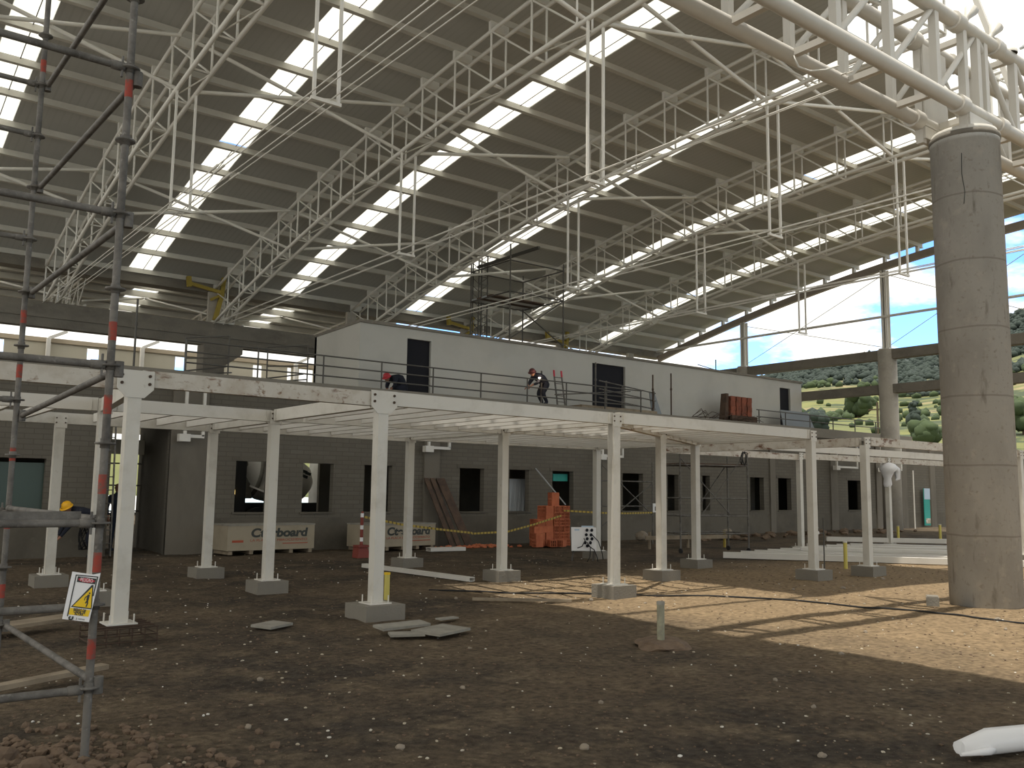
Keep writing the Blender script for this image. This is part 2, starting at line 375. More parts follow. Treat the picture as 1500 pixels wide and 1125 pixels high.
# ------------------------------------------------------------------ roof
def zr(y): return 13.25 - .00518 * (y - 9) ** 2 if y > 9 else 13.25 - .003 * (y - 9) ** 2
YP = [35 - 1.54 * k for k in range(18)]
TX = [.11 + 6.05 * k for k in range(6)]           # trusses
SX = [3.1 + 6.05 * k for k in range(6)]           # skylight strips between them
XL, XR = -3.0, 38.0
def slab(mb, x0, x1, ys, t=.06, lift=.0):
    n = len(ys); o = len(mb.v)
    for y in ys:
        z = zr(y) + .13 + lift
        mb.v += [Vector((x0, y, z)), Vector((x1, y, z)), Vector((x1, y, z + t)), Vector((x0, y, z + t))]
    for k in range(n - 1):
        a, b = o + 4 * k, o + 4 * k + 4
        for i in range(4): mb.face((a + i, a + (i + 1) % 4, b + (i + 1) % 4, b + i))
    mb.face((o, o + 3, o + 2, o + 1)); e = o + 4 * (n - 1); mb.face((e, e + 1, e + 2, e + 3))
mb = MB(); xe = XL
HW = .43
for sx in SX + [None]:
    xb = sx - HW if sx else XR
    # the yard opening, edges set to cast the sun patch: roof stops short there
    for (a, b) in ([(xe, xb)] if not (xe < 6.7 < xb or xe < 11.3 < xb or xe < 19.0 < xb) else ([(xe, 6.7), (6.7, xb)] if xe < 6.7 < xb else [(xe, 11.3), (11.3, xb)] if xe < 11.3 < xb else [(xe, 19.0), (19.0, xb)])):
        if b <= 6.75: ys = YP
        elif b <= 11.35: ys = [y for y in YP if y > 13.2]
        elif b <= 19.05: ys = YP
        else: ys = [y for y in YP if y > 11.8]
        slab(mb, a, b, ys + ([35.25][:0]))
    if sx: xe = sx + HW
struct('ceiling', mb, 'deck_under')
mb = MB(); ys2 = [8.82, 5, 1, -3, -8, -14]
slab(mb, XL, 6.7, ys2); slab(mb, 6.7, 17.0, [2.0, -3, -8, -14]); slab(mb, 17.0, XR, [-3, -8, -14])
struct('ceiling_unseen_shade', mb, 'deck_under')  # unseen roof added for shading; its opening is shaped to throw the sun patch
for i, sx in enumerate(SX):
    t = thing('skylight_strip', f'bright translucent skylight strip running up the roof, {nth(i)} from the left', 'skylight', (sx, 35, zr(35)), 'skylight strips in the vault')
    for k in range(17):
        ya, yb = YP[k] - .05, YP[k + 1] + .05
        if (6.7 < sx < 11.3 and YP[k + 1] < 13.2) or (sx > 17 and YP[k + 1] < 11.8): continue
        m_ = MB(); za, zb = zr(ya) + .15, zr(yb) + .15
        m_.hexa([(sx - HW, yb, zb), (sx + HW, yb, zb), (sx + HW, ya, za), (sx - HW, ya, za), (sx - HW, yb, zb + .02), (sx + HW, yb, zb + .02), (sx + HW, ya, za + .02), (sx - HW, ya, za + .02)])
        obj('panel', m_, 'skylight', t)
    m_ = MB()
    pts = [(sx + .08, y, zr(y) + .1) for y in YP if not (6.7 < sx < 11.3 and y < 13.2) and not (sx > 17 and y < 11.8)]
    m_.path(pts, .012, 6); obj('wire', m_, 'rail', t)
for k, y in enumerate(YP):
    z = zr(y); xr = XR
    xr = XR if y > 11.8 else 19.0
    m_ = MB(); m_.box(XL, xr, y - .03, y + .03, z - .04, z + .13); m_.box(XL, xr, y - .07, y + .07, z - .055, z - .04)
    o = obj('roof_purlin', m_, 'purlin', loc=(15, y, z)); tag(o, f'long pale roof purlin, {nth(k)} up from the far gutter', 'purlin', 'purlins under the roof deck')

# box trusses
TW = .22
def make_truss():
    x = 0.0
    t = thing('roof_truss', '', 'truss', (0, 35, 8.1), 'box trusses of the vault')
    ze = lambda y: zr(y) - .3
    zb = lambda y: zr(y) - 1.66
    for s in (-1, 1):
        obj('top_chord', MB().path([(s * TW, y, ze(y)) for y in YP], .05, 8), 'roof_steel', t)
    for s in (-1, 1):
        obj('bottom_chord', MB().path([(s * TW, y, zb(y)) for y in YP], .055, 8), 'roof_steel', t)
    for k, y in enumerate(YP):
        for s in (-1, 1): obj('vertical_bar', MB().tube((s * TW, y, zb(y)), (s * TW, y, ze(y)), .028, 6, caps=False), 'roof_steel', t)
        obj('cross_strut', MB().tube((-TW, y, zb(y)), (TW, y, zb(y)), .025, 6, caps=False), 'roof_steel', t)
        obj('roof_cleat', MB().box(-TW - .05, TW + .05, y - .05, y + .05, ze(y), zr(y) - .055), 'roof_steel', t)
        if k < 17:
            y2 = YP[k + 1]
            obj('diagonal_bar', MB().tube((-TW, y, ze(y)), (TW, y2, zb(y2)), .026, 6, caps=False), 'roof_steel', t)
            if k % 2: obj('lacing_bar', MB().tube((-TW, y, zb(y)), (TW, y2, zb(y2)), .02, 6, caps=False), 'roof_steel', t)
    for y in (13.1, 20.6):
        h = MB(); za = zb(y)
        for s in (-1, 1): h.bar((s * TW, y, za), (s * TW, y, 8.02), .05, .05)
        h.bar((-TW - .05, y, 8.02), (TW + .05, y, 8.02), .06, .06)
        obj('hanger', h, 'roof_steel', t)
    return t
tr = make_truss()
tl = ['outermost at the left', 'just right of the left scaffold', 'third from the left', 'fourth from the left', 'fifth from the left', 'last before the open gable']
for k, x in enumerate(TX):
    lab = f'white tubular box truss spanning the vault, {tl[k]}'
    if k == 0: tr.location.x = x; tr['label'] = lab
    else: dup(tr, (x, 35, 8.1), lab)
# tie rods under the trusses
for k, x in enumerate(TX):
    if k in (0, 5): continue
    t = thing('tie_rods', f'bundle of four thin tie rods under the {nth(k)} truss from the left' if k > 0 else '', 'tie rods', (x, 35, 8.05), 'tie rod bundles')
    for q, (dx, dz) in enumerate(((-.3, .02), (-.12, .1), (.1, .04), (.3, .12))):
        obj('rod', MB().tube((x + dx, 34.9, 8.05 + dz), (x + dx, 7.2 if k > 1 else 6.2, 8.05 + dz), .013, 6), 'roof_steel', t)
        obj('turnbuckle', MB().tube((x + dx, 17.8 + q * .15, 8.05 + dz), (x + dx, 17.3 + q * .15, 8.05 + dz), .026, 8), 'roof_steel', t)
# cross braces between trusses
sn = {13.1: 'near', 20.6: 'middle', 28.0: 'far'}
for k in range(5):
    for y in (13.1, 20.6, 28.0):
        a, b = TX[k] + TW, TX[k + 1] - TW; zt, zb_ = zr(y) - .35, zr(y) - 1.62
        if k == 0 and y < 14: continue
        t = thing('cross_brace', f'white crossed tube brace in the {nth(k)} bay from the left, {sn[y]} row', 'brace', (a, y, zb_), 'crossed braces between trusses')
        obj('tube', MB().tube((a, y, zb_), (b, y, zt), .05, 8), 'roof_steel', t); obj('tube', MB().tube((a, y + .11, zt), (b, y + .11, zb_), .05, 8), 'roof_steel', t)
        obj('clamp', MB().tube(((a + b) / 2, y - .02, (zt + zb_) / 2), ((a + b) / 2, y + .13, (zt + zb_) / 2), .06, 8), 'roof_steel', t)

# ------------------------------------------------------------------ gutter line at the far side
m_ = MB(); m_.box(XL, XR, 35.02, 35.1, 9.35, 9.75); m_.box(XL, XR, 35.1, 35.6, 9.35, 9.4); m_.box(XL, XR, 35.6, 35.68, 9.35, 9.75)
tag(obj('roof_gutter', m_, 'dark_concrete', loc=(15, 35.3, 9.4)), 'long dark box gutter along the far edge of the near vault', 'gutter')
m_ = MB(); m_.box(XL, XR, 34.72, 35.28, 7.55, 8.12); m_.box(XL, XR, 34.78, 35.22, 7.22, 7.55)
tag(obj('concrete_beam', m_, 'dark_concrete', loc=(15, 35, 7.2)), 'dark weathered concrete beam carrying the trusses behind the white building', 'beam')
cx = [x - .25 for x in TX[1:]] + [35.2]
cl = [None, 'with a corbel, left of the white building', 'hidden low behind the white building', 'behind the deck scaffold', 'above the middle door', 'right of the middle door top']
for k, x in enumerate(cx):
    if k == 0: continue
    t = thing('concrete_column', f'brown concrete column on the gutter line {cl[k]}', 'column', (x, 35, 0 if x < 17 else 4.66), 'gutter line columns')
    obj('lower_shaft', MB().box(x - .42, x + .42, 34.55, 35.3, 0 if x < 17 else 4.66, 7.22), 'dark_concrete', t)
    obj('upper_shaft', MB().box(x - .22, x + .22, 34.85, 35.02, 8.12, 9.35), 'concrete', t)
    c = MB(); c.prism([(x + .42, 34.6, 6.4), (x + .42, 34.6, 7.22), (x + 1.15, 34.6, 7.22), (x + 1.15, 34.6, 6.95)], (0, .6, 0)); obj('corbel', c, 'dark_concrete', t)
    obj('bearing_plate', MB().box(x - .1, x + .75, 34.7, 35.3, 8.12, 8.2), 'roof_steel', t)
    if k not in (1, 3, 4): continue
    yb = thing('yellow_bracket', f'yellow steel bracket on the column {cl[k]}', 'bracket', (x, 34.8, 8.2), 'yellow brackets on the gutter columns')
    b_ = MB(); b_.bar((x - 1.15, 34.7, 9.55), (x + .2, 34.7, 9.35), .12, .12); obj('arm', b_, 'yellow', yb)
    b_ = MB(); b_.bar((x + .28, 34.7, 9.95), (x + .2, 34.7, 9.1), .16, .16); b_.bar((x + .2, 34.7, 9.1), (x + .0, 34.7, 8.2), .15, .15); b_.bar((x + .28, 34.7, 9.3), (x - .2, 34.7, 9.0), .1, .1); obj('strut', b_, 'yellow', yb)
    b_ = MB(); b_.bar((x - 1.1, 34.7, 9.8), (x - 1.05, 34.7, 9.4), .16, .16); obj('end_plate', b_, 'yellow', yb)

# far bay roof and cream wall beyond
def zf(y): return 9.7 - .002 * (y - 35) - .0068 * (y - 35) ** 2 * .95
yf = [35.7 + 1.35 * k for k in range(6)]
def fslab(mb, x0, x1, ys, m=.06, lift=0):
    for a, b in zip(ys, ys[1:]):
        mb.hexa([(x0, a, zf(a) + lift), (x1, a, zf(a) + lift), (x1, b, zf(b) + lift), (x0, b, zf(b) + lift), (x0, a, zf(a) + m + lift), (x1, a, zf(a) + m + lift), (x1, b, zf(b) + m + lift), (x0, b, zf(b) + m + lift)])
fs = [4.2 + 6.05 * k for k in range(3)]; XF = 21.5
mb = MB(); xe = -6
for sx in fs + [None]:
    fslab(mb, xe, sx - .5 if sx else XF, yf, .06, .12); xe = sx + .5 if sx else 0
struct('ceiling_far', mb, 'deck_under')
for i, sx in enumerate(fs):
    t = thing('skylight_strip', f'skylight strip in the far low bay beyond the gutter, {nth(i)} from the left', 'skylight', (sx, 35.7, 9.7), 'skylight strips in the far bay')
    for a, b in zip(yf, yf[1:]):
        m_ = MB(); fslab(m_, sx - .5, sx + .5, [a + .08, b - .08], .02, .14); obj('panel', m_, 'skylight', t)
for k, y in enumerate(yf):
    m_ = MB(); m_.box(-6, XF, y - .06, y + .06, zf(y) - .12, zf(y) + .11)
    tag(obj('roof_purlin', m_, 'purlin', loc=(15, y, zf(y))), f'pale purlin of the far low bay, {nth(k)} beyond the gutter', 'purlin', 'purlins of the far bay')
def far_truss():
    t = thing('roof_truss', '', 'truss', (0, 35.7, 8.2), 'small trusses of the far bay')
    zt = lambda y: zf(y) - .15
    zb = lambda y: 8.35 if y < 38 else 8.35 + (y - 38) * .02
    for s in (-.2, .2):
        obj('top_chord', MB().path([(s, y, zt(y)) for y in yf], .045, 6), 'roof_steel', t)
        obj('bottom_chord', MB().path([(s, y, min(zb(y), zt(y) - .1)) for y in yf], .045, 6), 'roof_steel', t)
        for a, b in zip(yf, yf[1:]):
            obj('diagonal_bar', MB().tube((s, a, zt(a)), (s, b, min(zb(b), zt(b) - .1)), .025, 6, caps=False), 'roof_steel', t)
            obj('vertical_bar', MB().tube((s, b, zt(b)), (s, b, min(zb(b), zt(b) - .1)), .025, 6, caps=False), 'roof_steel', t)
    obj('raking_tube', MB().tube((.2, 36.2, 8.6), (3.0, 38.5, zt(38.5)), .04, 6), 'roof_steel', t)
    obj('raking_tube', MB().tube((-.2, 36.2, 8.6), (-3.0, 38.5, zt(38.5)), .04, 6), 'roof_steel', t)
    return t
ft = far_truss()
for k, x in enumerate([1.2 + 6.05 * q for q in range(6)]):
    lab = f'small white lattice truss in the far low bay, {nth(k)} from the left'
    if k == 0: ft.location.x = x; ft['label'] = lab
    else: dup(ft, (x, 35.7, 8.2), lab)
holes = [(3.2, 6.33, 7.55, 8.25), (9.83, 10.38, 7.5, 8.21), (13.96, 14.48, 7.5, 8.24), (18.04, 18.57, 7.5, 8.21), (19.98, 20.25, 7.5, 8.25), (20.66, 21.54, 7.5, 8.24)]
mb = MB(); wall_cells(mb, -6, XR, 4.2, 8.3, holes, lambda a, b, c, d: mb.box(a, b, 46, 46.15, c, d))
struct('wall_far', mb, 'cream')
m_ = MB(); m_.box(-6, 21.6, 45.9, 46.2, 8.3, 8.5)
tag(obj('tie_beam', m_, 'tan_beam', loc=(8, 46, 8.3)), 'tan beam along the top of the cream wall seen behind the scaffold', 'beam')
for k, x in enumerate((8.09, 12.27, 20.34)):
    t = thing('cream_post', f'cream post with a raking bracket on the far cream wall, {nth(k)} from the left', 'post', (x, 45.9, 4.66), 'posts on the far wall')
    obj('shaft', MB().box(x - .08, x + .08, 45.6, 45.85, 4.66, 8.45), 'clean_steel', t)
    obj('bracket', MB().bar((x, 45.7, 8.45), (x + .75, 45.7, 8.85), .14, .14), 'clean_steel', t)
# ------------------------------------------------------------------ open gable
XG = 37.6
gy_ = [29.03, 21.2, 13.4]
gl = ['beside the white building end', 'left of the big concrete column', 'hidden by the big concrete column']
m_ = MB()
ys = [35 - k * 1.0 for k in range(30)]
for a, b in zip(ys, ys[1:]):
    m_.hexa([(XG - .1, b, zr(b) - .62), (XG + .1, b, zr(b) - .62), (XG + .1, a, zr(a) - .62), (XG - .1, a, zr(a) - .62), (XG - .1, b, zr(b) - .3), (XG + .1, b, zr(b) - .3), (XG + .1, a, zr(a) - .3), (XG - .1, a, zr(a) - .3)])
t = thing('rake_beam', 'curved brown steel edge beam along the open gable of the roof', 'beam', (XG, 20, 8))
obj('arch', m_, 'rake', t)
for y in YP[1:16]: obj('cleat', MB().box(XG - .08, XG + .08, y - .06, y + .06, zr(y) - .3, zr(y) - .06), 'roof_steel', t)
for k, y in enumerate(gy_):
    t = thing('gable_post', f'slender white gable post against the sky, {gl[k]}', 'post', (XG, y, 8.19), 'gable posts')
    p = MB(); p.box(XG - .14, XG + .14, y - .02, y + .02, 8.19, zr(y) - .63); p.box(XG - .14, XG - .11, y - .14, y + .14, 8.19, zr(y) - .63); p.box(XG + .11, XG + .14, y - .14, y + .14, 8.19, zr(y) - .63)
    obj('shaft', p, 'roof_steel', t); obj('base_plate', MB().box(XG - .25, XG + .25, y - .25, y + .25, 8.19, 8.26), 'roof_steel', t)
    t = thing('gable_column', f'round concrete gable column, {gl[k]}', 'column', (XG, y, 0), 'round gable columns')
    obj('shaft', MB().lathe([(.01, 0), (.4, 0), (.4, 8.19), (.01, 8.19)], (XG, y, 0), n=28), 'concrete', t)
for (z0, z1, lab) in ((7.76, 8.19, 'upper concrete beam crossing the open gable against the sky'), (6.22, 6.62, 'lower concrete beam crossing the open gable in front of the hillside')):
    m_ = MB(); m_.box(XG - .22, XG + .22, 2, 36, z0, z1); tag(obj('gable_beam', m_, 'dark_concrete', loc=(XG, 20, z0)), lab, 'beam')
t = thing('girt', 'thin horizontal tube crossing the open gable between its posts', 'tube', (XG, 20, 9.69))
obj('tube', MB().tube((XG - .2, 35, 9.69), (XG - .2, 6, 9.69), .06, 8), 'roof_steel', t)
for (ya, yb) in ((29.03, 21.2), (21.2, 13.4)):
    t = thing('cross_rods', 'thin crossed bracing rods in the gable bay ' + ('left' if ya > 25 else 'right') + ' of the round gable column', 'rods', (XG, ya, 8.4), 'crossed rods of the gable')
    za, zb = zr(ya) - .8, zr(yb) - .8
    obj('rod', MB().tube((XG, ya, 8.3), (XG, yb, zb), .014, 6), 'roof_steel', t); obj('rod', MB().tube((XG, ya, za), (XG, yb, 8.3), .014, 6), 'roof_steel', t)

# ------------------------------------------------------------------ big column and girder
BC = (14.85, 6.86)
t = thing('round_column', 'huge round bare concrete column with formwork seams, under the white girder', 'column', (*BC, 0))
m_ = MB(); m_.lathe([(.01, -.05), (.53, -.05), (.53, 7.5), (.535, 7.5), (.535, 7.62), (.01, 7.62)], (*BC, 0), n=48); obj('shaft', m_, 'column_concrete', t)
m_ = MB(); m_.lathe([(.536, 7.58), (.548, 7.59), (.548, 7.66), (.01, 7.66)], (*BC, 0), n=48); obj('collar', m_, 'dark_concrete', t)
m_ = MB(); m_.path([(BC[0] - .5, BC[1] - .18, 7.25), (BC[0] - .505, BC[1] - .17, 6.9), (BC[0] - .49, BC[1] - .2, 6.6), (BC[0] - .5, BC[1] - .18, 6.4)], .006, 5); obj('crack', m_, 'ink', t)
YA, YB, ZB, ZT = 7.4, 6.65, 8.05, 9.48
g = thing('girder', 'massive white tubular box girder resting on the round concrete column', 'girder', (*BC, 7.66))
X0, X1 = -2.0, 30.0
for y in (YA, YB):
    obj('bottom_chord', MB().tube((X0, y, ZB), (X1, y, ZB), .115, 16), 'clean_steel', g); obj('top_chord', MB().tube((X0, y, ZT), (X1, y, ZT), .115, 16), 'clean_steel', g)
px = [14.95 - 1.4 * k for k in range(12)] + [14.95 + 1.4 * k for k in range(1, 10)]
px.sort()
for k, x in enumerate(px):
    for y in (YA, YB): obj('vertical_bar', MB().bar((x, y, ZB), (x, y, ZT), .12, .12), 'clean_steel', g)
    obj('cross_strut', MB().bar((x, YA, ZB), (x, YB, ZB), .1, .1), 'clean_steel', g); obj('cross_strut', MB().bar((x, YA, ZT), (x, YB, ZT), .1, .1), 'clean_steel', g)
    if k + 1 < len(px):
        x2 = px[k + 1]
        for y in (YA, YB):
            if x < 14.5: obj('diagonal_bar', MB().tube((x, y, ZB), (x2, y, ZT), .05, 10), 'clean_steel', g)
            else: obj('diagonal_bar', MB().tube((x, y, ZT), (x2, y, ZB), .05, 10), 'clean_steel', g)
for x in (14.3, 15.7):
    for y in (YA, YB):
        for z in (ZB, ZT): obj('joint_sleeve', MB().tube((x - .12, y, z), (x + .12, y, z), .155, 12), 'clean_steel', g)
m_ = MB(); m_.box(14.45, 15.25, YA - .1, YA - .064, 7.96, 9.42); obj('node_plate', m_, 'clean_steel', g)
m_ = MB(); m_.lathe([(.1, 0), (.1, .16), (.075, .16), (.075, 0)], (14.85, YA - .1, 8.75), (0, -1, 0), 16); obj('pin_boss', m_, 'clean_steel', g)
m_ = MB(); m_.bar((14.35, YB + .05, 8.1), (14.85, YA - .2, 8.75), .06, .06); obj('pin_strut', m_, 'clean_steel', g)
for x in (14.48, 15.22):
    for y in (YA, YB): obj('bearing_leg', MB().bar((x, y, 7.66), (x, y, 9.5), .12, .12), 'clean_steel', g)
m_ = MB(); m_.lathe([(.01, 7.66), (.5, 7.66), (.5, 7.74), (.01, 7.74)], (*BC, 0), n=32); obj('base_ring', m_, 'clean_steel', g)
for y in (YA, YB): obj('saddle_plate', MB().box(14.45, 15.25, y - .09, y + .09, 7.74, 7.95), 'clean_steel', g)
for (x, dx) in ((14.6, .2), (15.5, .2)):
    m_ = MB(); m_.lathe([(.05, 0), (.05, .12), (.12, .3), (.01, .3)], (x, YB, ZT + .1), (.5, -.2, .8), 12); obj('flared_stub', m_, 'clean_steel', g)
obj('cap_flange', MB().lathe([(.16, 0), (.16, .06), (.01, .06)], (16.2, YB, ZT + .05), (0, 0, 1), 16), 'clean_steel', g)
# posts from girder up to the roof
for k, x in enumerate([6.16, 12.26, 18.26, 24.31, 30.0]):
    t = thing('roof_post', f'white roof post standing on the girder, {nth(k)} from the left', 'post', (x, 7.0, ZT), 'roof posts on the girder')
    for y in (YA, YB): obj('leg', MB().bar((x, y, ZT + .1), (x, y + (.9 if y == YA else 0), zr(8.8) - .4), .1, .1), 'clean_steel', t)
    obj('head', MB().bar((x, YA + .95, zr(8.8) - .4), (x, YB - .05, zr(8.8) - .4), .1, .1), 'clean_steel', t)
t = thing('tie_rods', 'thick tie rods running toward the camera side above the big column', 'tie rods', (17.5, 6, 9.6))
for q in range(3): obj('rod', MB().tube((16.6 + .12 * q, 6.6, 9.75 + .08 * q), (16.6 + .12 * q, -3, 10.6 + .08 * q), .03, 8), 'sheet', t)
t = thing('loose_cable', 'loose white cable end hanging from the girder chord', 'cable', (10.8, 7.2, 8))
obj('cable', MB().path([(10.7, 7.3, 8.0), (10.75, 7.25, 7.82), (10.95, 7.2, 7.8), (11.2, 7.1, 7.86), (11.45, 7.05, 7.98)], .014, 6), 'roof_steel', t)

# ------------------------------------------------------------------ ground-floor block wall, deck and white upper building
DY, DZ = 23.5, 4.66
wins = [(3.1, 4.3), (8.88, 9.78), (10.8, 11.74), (12.73, 13.66), (16.11, 17.06), (18.09, 18.92), (19.94, 20.9), (23.29, 24.35), (25.68, 26.3), (27.68, 28.13), (30.67, 31.58), (32.57, 33.49), (35.05, 35.45), (37.85, 38.99)]
holes = [(a, b, 1.03, 2.39) for a, b in wins] + [(5.73, 7.13, -.2, 3.14)]
holes[0] = (3.1, 4.3, 1.1, 2.3); WXR = 60
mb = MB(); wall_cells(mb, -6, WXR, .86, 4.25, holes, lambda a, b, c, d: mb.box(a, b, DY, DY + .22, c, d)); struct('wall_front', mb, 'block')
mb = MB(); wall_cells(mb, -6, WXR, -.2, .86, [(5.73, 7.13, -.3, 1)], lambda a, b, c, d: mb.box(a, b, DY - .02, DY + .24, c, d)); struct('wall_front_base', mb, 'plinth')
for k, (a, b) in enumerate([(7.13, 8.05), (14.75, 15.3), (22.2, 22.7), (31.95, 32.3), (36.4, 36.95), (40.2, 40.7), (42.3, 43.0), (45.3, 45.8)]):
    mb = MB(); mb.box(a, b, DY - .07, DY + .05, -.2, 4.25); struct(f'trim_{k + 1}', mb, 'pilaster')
for k, (a, b) in enumerate(wins[1:]):
    mb = MB(); mb.box(a - .06, b + .06, DY - .04, DY + .2, .98, 1.03); mb.box(a - .12, b + .12, DY - .012, DY + .2, 2.39, 2.5)
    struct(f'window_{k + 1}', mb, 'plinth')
mb = MB()
mb.box(13.95, 43, 29.0, 29.15, -.2, 4.25); mb.box(-6, 5.2, 26.6, 26.8, -.2, 4.25)  # long partition added behind the windows to block light from the open back
mb.box(42.8, 43, DY, 29.2, -.2, 4.25); mb.box(7.2, 7.4, 23.72, 26.5, -.2, 4.25); mb.box(5.0, 5.2, 23.72, 27, -.2, 4.25)
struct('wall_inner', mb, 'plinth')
mb = MB(); mb.box(-6, 13.3, DY - .12, 26.2, 4.25, DZ - .1); mb.box(13.3, 43.5, DY - .12, 29.15, 4.25, DZ - .1); struct('floor_upper', mb, 'dark_concrete')
mb = MB(); mb.box(-6, 13.3, DY - .14, 26.2, DZ - .1, DZ); mb.box(13.3, 43.5, DY - .14, 29.2, DZ - .1, DZ); mb.box(17, 43.5, 29.2, 47, DZ - .1, DZ); mb.box(-6, 43.5, DY - .14, DY - .12, 4.25, DZ - .1); struct('floor_deck', mb, 'footing')
# white building
WY, WB, WX0, WX1 = 25.3, 28.6, 13.39, 37.05
doors = [(15.14, 16.07), (23.45, 25.23), (35.34, 36.15)]
mb = MB(); wall_cells(mb, WX0, WX1, DZ, 6.98, [(a, b, DZ, 6.66) for a, b in doors], lambda a, b, c, d: mb.box(a, b, WY, WY + .15, c, d)); struct('wall_upper_front', mb, 'plaster')
mb = MB(); mb.prism([(WX0, WY + .15, DZ), (WX0, WB, DZ), (WX0, WB, 6.9), (WX0, WY + .15, 6.98)], (.15, 0, 0)); mb.box(WX1 - .15, WX1, WY + .15, WB, DZ, 6.9); mb.box(WX0, WX1, WB - .15, WB, DZ, 6.9)
struct('wall_upper_side', mb, 'plaster')
mb = MB(); z0, z1 = 6.98, 6.9
mb.hexa([(WX0 - .03, WY - .06, z0), (WX1 + .02, WY - .06, z0), (WX1 + .02, WB, z1), (WX0 - .03, WB, z1), (WX0 - .03, WY - .06, z0 + .09), (WX1 + .02, WY - .06, z0 + .09), (WX1 + .02, WB, z1 + .09), (WX0 - .03, WB, z1 + .09)])
struct('roof_upper', mb, 'dark_concrete')
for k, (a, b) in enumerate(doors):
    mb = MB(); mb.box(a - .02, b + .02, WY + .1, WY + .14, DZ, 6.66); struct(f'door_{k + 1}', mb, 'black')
# guardrails
def guardrail(x0, x1, posts, zt, label, rails=3, zb=DZ, y=DY):
    t = thing('guardrail', label, 'guardrail', (x0, y, zb), 'guardrails of the deck')
    for q in range(rails): obj('rail', MB().tube((x0, y, zt - .29 * q), (x1, y, zt - .29 * q), .022, 8), 'rail', t)
    for x in posts: obj('post', MB().tube((x, y, zb), (x, y, zt), .024, 8), 'rail', t)
guardrail(7.4, 24.3, [7.4, 9.35, 11.3, 13.2, 15.03, 16.87, 18.8, 20.55, 22.4, 24.25], 5.48, 'long dark three-rail guardrail on the deck edge in front of the white building')
guardrail(31.2, 41.0, [31.35, 33.2, 35.0, 36.8, 38.6, 40.4], 5.24, 'dark three-rail guardrail at the right end of the deck')
def gate(x, label):
    t = thing('rail_frame', label, 'rail frame', (x, 24.2, DZ), 'rail frames lying on the deck')
    m_ = MB()
    for (a, b) in (((0, 0, 0), (0, 0, 1.0)), ((0, 0, 1.0), (1.0, -.5, 1.1)), ((1.0, -.5, 0), (1.0, -.5, 1.1)), ((0, 0, .45), (1.0, -.5, .5)), ((0, 0, .1), (1.2, .2, .35)), ((1.0, -.5, .1), (1.5, .6, .25)), ((.2, .3, .05), (1.5, .6, .25))):
        m_.tube(Vector(a) + Vector((x, 24.2, DZ)), Vector(b) + Vector((x, 24.2, DZ)), .02, 6)
    obj('bars', m_, 'rail', t)
gate(7.6, 'dark welded rail frame on the deck left of the corbel column')
gate(9.9, 'dark welded rail frame on the deck right of the corbel column')
def prop(x, y, z0, z1, label, m='rail', r=.028):
    t = thing('steel_prop', label, 'prop', (x, y, z0), 'steel props on the deck')
    obj('tube', MB().tube((x, y, z0), (x, y, z1), r, 8), m, t); obj('foot', MB().box(x - .08, x + .08, y - .08, y + .08, z0, z0 + .015), m, t)
    obj('collar', MB().tube((x, y, z0 + (z1 - z0) * .62), (x, y, z0 + (z1 - z0) * .62 + .08), r * 1.5, 8), m, t)
prop(6.25, 24.0, DZ, 6.5, 'dark rod standing on the deck behind the scaffold')
prop(19.75, 23.9, DZ, 5.86, 'grey prop standing beside the welding worker', 'galv')
prop(22.5, 24.1, DZ, 6.45, 'tall grey prop left of the wide middle door', 'galv')
prop(22.95, 24.0, DZ, 5.8, 'short grey prop in front of the wide middle door', 'galv')
prop(25.75, 24.3, DZ, 6.3, 'rusty prop beside the blue-grey plate', 'rebar')
prop(26.8, 24.3, DZ, 6.45, 'dark rod right of the blue-grey plate', 'rebar')
t = thing('step_ladder', 'grey ladder with red tips standing on the deck by the welder', 'ladder', (20.6, 23.9, DZ))
for k, x in enumerate((20.5, 20.85)):
    obj('stile', MB().bar((x, 23.9, DZ), (x, 24.1, 5.75), .05, .03), 'galv', t); obj('red_tip', MB().bar((x, 24.1, 5.75), (x, 24.13, 5.98), .055, .035), 'sign_red', t, 'red tip')
for q in range(5): obj('rung', MB().tube((20.5, 23.93 + .035 * q, DZ + .18 + .22 * q), (20.85, 23.93 + .035 * q, DZ + .18 + .22 * q), .014, 6), 'galv', t)
for (x0, x1, z1, lab) in ((25.72, 26.3, 5.62, 'narrow blue-grey plate leaning by the rusty prop'), (34.2, 36.6, 5.5, 'large blue-grey sheet leaning behind the right guardrail')):
    m_ = MB(); m_.prism([(x0, 24.3, DZ), (x1, 24.3, DZ), (x1 - .18, 24.55, z1), (x0 + .1, 24.55, z1)], (0, .03, 0)); tag(obj('steel_plate', m_, 'plateblue', loc=(x0, 24.3, DZ)), lab, 'plate')
t = thing('scaffold_rail', 'grey pipe barrier in front of the wide middle door', 'barrier', (22.4, 23.8, DZ))
for z in (.35, .68, .98): obj('rail', MB().tube((22.4, 23.8, DZ + z + .1), (26.0, 24.4, DZ + z - .05), .025, 8), 'galv', t)
for x in (23.8, 25.9): obj('post', MB().tube((x, 23.8 + (x - 22.4) / 6, DZ), (x, 23.8 + (x - 22.4) / 6, DZ + 1.0), .025, 8), 'galv', t)
obj('brace', MB().tube((20.2, 23.7, 5.05), (24.2, 24.0, 5.5), .022, 8), 'galv', t)
m_ = MB(); m_.box(21.5, 25.4, 23.75, 24.6, DZ + .02, DZ + .14); tag(obj('plank_stack', m_, 'wood', loc=(23, 24, DZ)), 'flat stack of planks on the deck below the wide middle door', 'planks')
